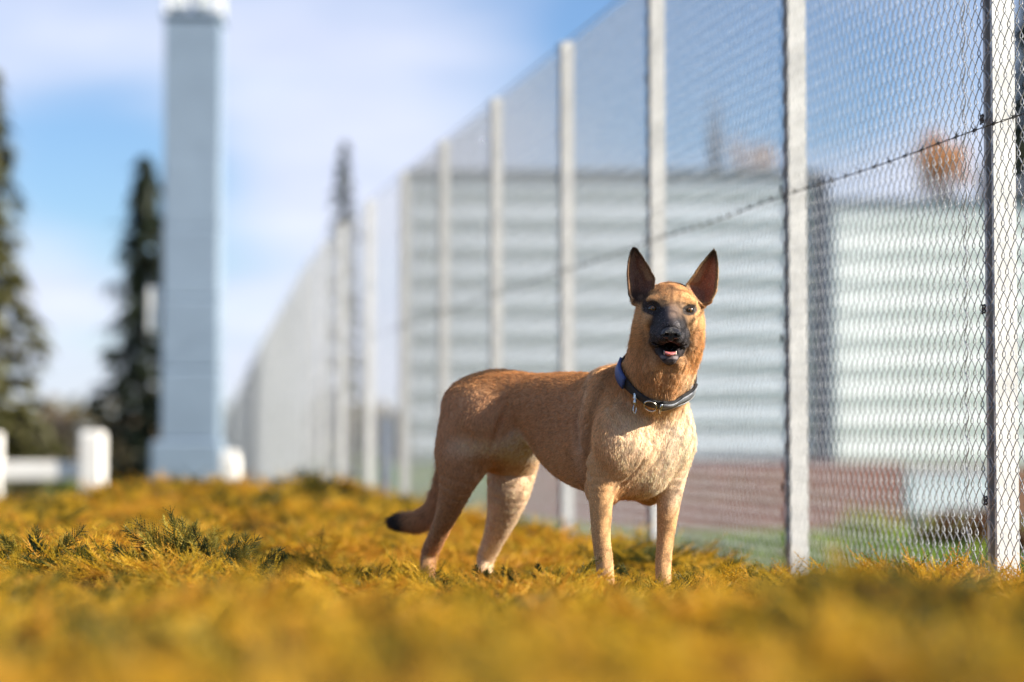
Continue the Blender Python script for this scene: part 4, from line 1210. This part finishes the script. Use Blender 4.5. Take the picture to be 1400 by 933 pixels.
def lawn():
    n = 42000; y = 6.5 + 24 * rng.random(n) ** 1.4; x = fence_x(y) + .05 + rng.random(n) * (y * .28 + 1.2 - fence_x(y))
    k = x < y * .28 + 1.2; x, y = x[k], y[k]; n = len(x)
    X3 = np.stack([x, y, 0 * x], 1); hum = vnoise(X3, 1.3, 60)
    z = ground_z(x, y) - .01
    sc_ = rng.uniform(.35, .8, n) * (.3 + hum * 1.2)
    return np.stack([x, y, z], 1), np.stack([rng.normal(0, .2, n), rng.normal(0, .2, n), rng.uniform(0, 6.28, n)], 1), sc_, rng.integers(0, 4, n)
scatter("grass", *lawn(), gp, "bright green grass growing beyond the fence")

# ------------------------------------------------------------------ trees
bark = material("bark", (.10, .075, .055), .9, var=.3, scale=6, bump=.6)
spr_g = leaf_mat("spruce_needles", (.014, .022, .009), (.035, .042, .014), (.085, .078, .018), rnd=.4, tr=.12, patch=.5)
def spruce(name, label, px, ptop, pbase, d, rpx, seed, dens=1.0, lean=0.0, bare=.06):
    r = random.Random(seed); g = np.random.default_rng(seed)
    base = Uz(px, pbase, d); top = Uz(px, ptop, d); Hh = top.z - base.z; gz = float(ground_z(base.x, d)); rr = rpx * d / F
    root = empty(name, (base.x, d, gz)); tag(root, label, "spruce tree", "spruces beyond the site")
    h0 = base.z - gz; m = MB(); tot = h0 + Hh
    m.tube([(lean * u * .2, 0, u * tot) for u in np.linspace(-.02, 1, 9)], [max(.012, tot * .014 * (1 - u)) for u in np.linspace(0, 1, 9)], 8); m.build("trunk", bark, root, True)
    Vs = []; Fs = []; mb = MB(); b = 0
    nb = int(95 * dens); 
    for i in range(nb):
        u = bare + (1 - bare) * ((i + r.random()) / nb) ** 1.0; z = h0 * .3 + u * (tot - h0 * .3); az = i * 2.4 + r.uniform(-.5, .5)
        L = rr * (1 - u) ** .8 * r.uniform(.55, 1.15) + .04 * rr; dir_ = np.array([math.cos(az), math.sin(az), 0])
        dr = r.uniform(.25, .5); pts = []
        for q in np.linspace(0, 1, 6):
            pts.append(np.array([lean * z / tot * .2, 0, z]) + dir_ * L * q + np.array([0, 0, -dr * L * (q - .45 * q * q * 1.6)]))
        mb.tube(pts, [L * .018 * (1 - q * .8) + .004 for q in np.linspace(0, 1, 6)], 4)
        k = int(36 * (.35 + L / rr)); q = g.random(k) ** .75; idx = np.minimum((q * 5).astype(int), 4); fr = q * 5 - idx
        P = np.array(pts); c_ = P[idx] * (1 - fr[:, None]) + P[idx + 1] * fr[:, None]
        c_ = c_ + g.normal(0, .035 * rr, (k, 3)) * np.array([1, 1, .6])
        # hanging fans of needles
        s_ = rr * .11 * (.5 + g.random(k)); sd = np.stack([-np.sin(az) + g.normal(0, .5, k), np.cos(az) + g.normal(0, .5, k), g.normal(0, .3, k)], 1)
        sd /= np.linalg.norm(sd, axis=1, keepdims=True); dn = np.stack([dir_[0] * .6 + g.normal(0, .35, k), dir_[1] * .6 + g.normal(0, .35, k), -.8 + g.normal(0, .3, k)], 1)
        A = c_ - sd * s_[:, None] * .45; B_ = c_ + sd * s_[:, None] * .45; E_ = c_ + dn * s_[:, None] * 1.5
        Vs.append(np.stack([A, B_, E_], 1).reshape(-1, 3)); Fs.append(np.arange(k * 3).reshape(-1, 3) + b); b += 3 * k
    tag(mb.build("limbs", bark, root), kind='stuff')
    me = mesh_np("crown", np.concatenate(Vs), np.concatenate(Fs)); link("crown", me, spr_g, root)
def broadleaf(name, label, px, py, d, rx, rz, mat, seed, cat="tree", n=2600, group=None):
    g = np.random.default_rng(seed); c = Uz(px, py, d); gz = float(ground_z(c.x, d)); RX = rx * d / F; RZ = rz * d / F
    root = empty(name, (c.x, d, gz)); tag(root, label, cat, group)
    ch = c.z - gz; m = MB(); m.tube([(0, 0, -.1), (.02, 0, ch * .4), (0, .02, ch)], [.10 + .02 * RX, .07 + .01 * RX, .03], 8); m.build("trunk", bark, root, True)
    mb = MB(); Vs = []
    nl = 16; lumps = []
    for i in range(nl):
        v = g.normal(0, 1, 3); v /= np.linalg.norm(v); p = v * g.uniform(.4, .95) * np.array([RX, RX * .8, RZ]); lumps.append((p, g.uniform(.2, .42) * RX))
        mb.tube([(0, 0, ch * .5), tuple(np.array([0, 0, ch * .85]) + p * .4), tuple(np.array([0, 0, ch]) + p)], [.04, .025, .008], 5)
    tag(mb.build("limbs", bark, root), kind='stuff')
    for p, rl in lumps:
        k = n // nl; q = g.normal(0, .5, (k, 3)) * rl + p + np.array([0, 0, ch]); s_ = RX * .045 * g.uniform(.5, 1.3, k)
        a = g.normal(0, 1, (k, 3)); a /= np.linalg.norm(a, axis=1, keepdims=True); b2 = np.cross(a, g.normal(0, 1, (k, 3))); b2 /= np.linalg.norm(b2, axis=1, keepdims=True)
        Vs.append(np.stack([q - a * s_[:, None], q + b2 * s_[:, None] * .6, q + a * s_[:, None], q - b2 * s_[:, None] * .6], 1).reshape(-1, 3))
    Vv = np.concatenate(Vs); link("crown", mesh_np("crown", Vv, np.arange(len(Vv)).reshape(-1, 4)), mat, root)
spruce("spruce_tree", "large dark spruce with drooping limbs cut by the left edge", -22, 95, 690, 34.0, 108, 3, 1.5)
spruce("spruce_tree", "pointed dark spruce standing just left of the grey tower", 196, 215, 690, 44.0, 92, 5, 1.6)
spruce("spruce_tree", "slim spruce whose tip rises above the fence top", 469, 192, 690, 42.0, 52, 9, 1.2)
spruce("spruce_tree", "dark spruce behind the fence at the right edge", 1432, -60, 640, 60.0, 150, 12, 1.6)
aut = leaf_mat("autumn_orange_leaves", (.42, .17, .04), (.50, .24, .06), (.36, .20, .09), rnd=.5, tr=.35, patch=.6)
pal = leaf_mat("faded_pink_brown_leaves", (.50, .33, .22), (.56, .40, .30), (.46, .30, .2), rnd=.5, tr=.35, patch=.6)
broadleaf("autumn_tree", "orange autumn tree rising above the pale shed roof", 1292, 222, 52.0, 46, 56, aut, 31, n=4200)
broadleaf("autumn_tree", "faded pinkish birch top showing above the blue-grey shed roof", 1030, 230, 60.0, 55, 42, pal, 33, n=900)
broadleaf("autumn_tree", "tall thin bare-looking birch top above the shed roof", 978, 165, 62.0, 16, 62, pal, 34, n=260)
broadleaf("autumn_bush", "orange-tan bush behind the white barrier", 82, 596, 48.0, 36, 46, pal, 35, cat="bush", n=2600)
broadleaf("dark_bush", "dark leafless-looking bush peeping above the pale shed near the last post", 1343, 228, 50.0, 14, 28, spr_g, 36, cat="bush", n=700)
brn = leaf_mat("rusty_brown_leaves", (.13, .055, .02), (.19, .08, .025), (.26, .13, .04), rnd=.5, tr=.25, patch=1.5)
for i, (px, py, d, rx, rz, lb) in enumerate(((1335, 738, 11.5, 80, 40, "rusty brown low shrub behind the near fence panel"), (1420, 735, 10.5, 50, 40, "rusty brown shrub behind the last post at the right edge"))):
    broadleaf("brown_shrub", lb, px, py, d, rx, rz, brn, 70 + i, cat="shrub", n=3800)
hedg = leaf_mat("hedge_dark", (.03, .04, .02), (.07, .065, .035), (.12, .09, .05), rnd=.5, tr=.15, patch=.3)
for i, (px, d, rx, rz, lb) in enumerate(((20, 40, 60, 40, "dark bush behind the left end of the white barrier"), (170, 52, 55, 46, "dark low bush between the white barrier and the grey tower"), (270, 66, 50, 40, "grey-brown bush far behind the foot of the tower"), (345, 90, 40, 30, "small far bush beyond the white bollard"), (1180, 20, 60, 22, "green shrub at the foot of the red-brown boards"))):
    broadleaf("low_bush", lb, px, 655 if i < 4 else 726, float(d), rx, rz, hedg if i < 4 else grs, 80 + i, cat="bush", n=2200)
def treeline():
    g = np.random.default_rng(5); n = 16000; a = g.uniform(-1.0, 1.0, n); d = g.uniform(150, 230, n); x = np.sin(a) * d * 1.2; y = np.abs(np.cos(a)) * d + 30
    hgt = 3.2 + 2.6 * vnoise(np.stack([a, a * 0, a * 0], 1), 26, 3) + 1.2 * vnoise(np.stack([a, a * 0, a * 0], 1), 90, 4)
    z = ground_z(x, y) + g.random(n) ** .8 * hgt; s_ = g.uniform(.35, .9, n)
    q = np.stack([x, y, z], 1); A = g.normal(0, 1, (n, 3)); A /= np.linalg.norm(A, axis=1, keepdims=True); B_ = np.cross(A, g.normal(0, 1, (n, 3))); B_ /= np.linalg.norm(B_, axis=1, keepdims=True)
    Vv = np.stack([q - A * s_[:, None], q + B_ * s_[:, None], q + A * s_[:, None], q - B_ * s_[:, None]], 1).reshape(-1, 3)
    o = link("distant_treeline", mesh_np("distant_treeline", Vv, np.arange(len(Vv)).reshape(-1, 4)), hedg); tag(o, "low dark line of far woods on the horizon", kind='stuff')
treeline()
print("script", round(time.time() - T0, 1))
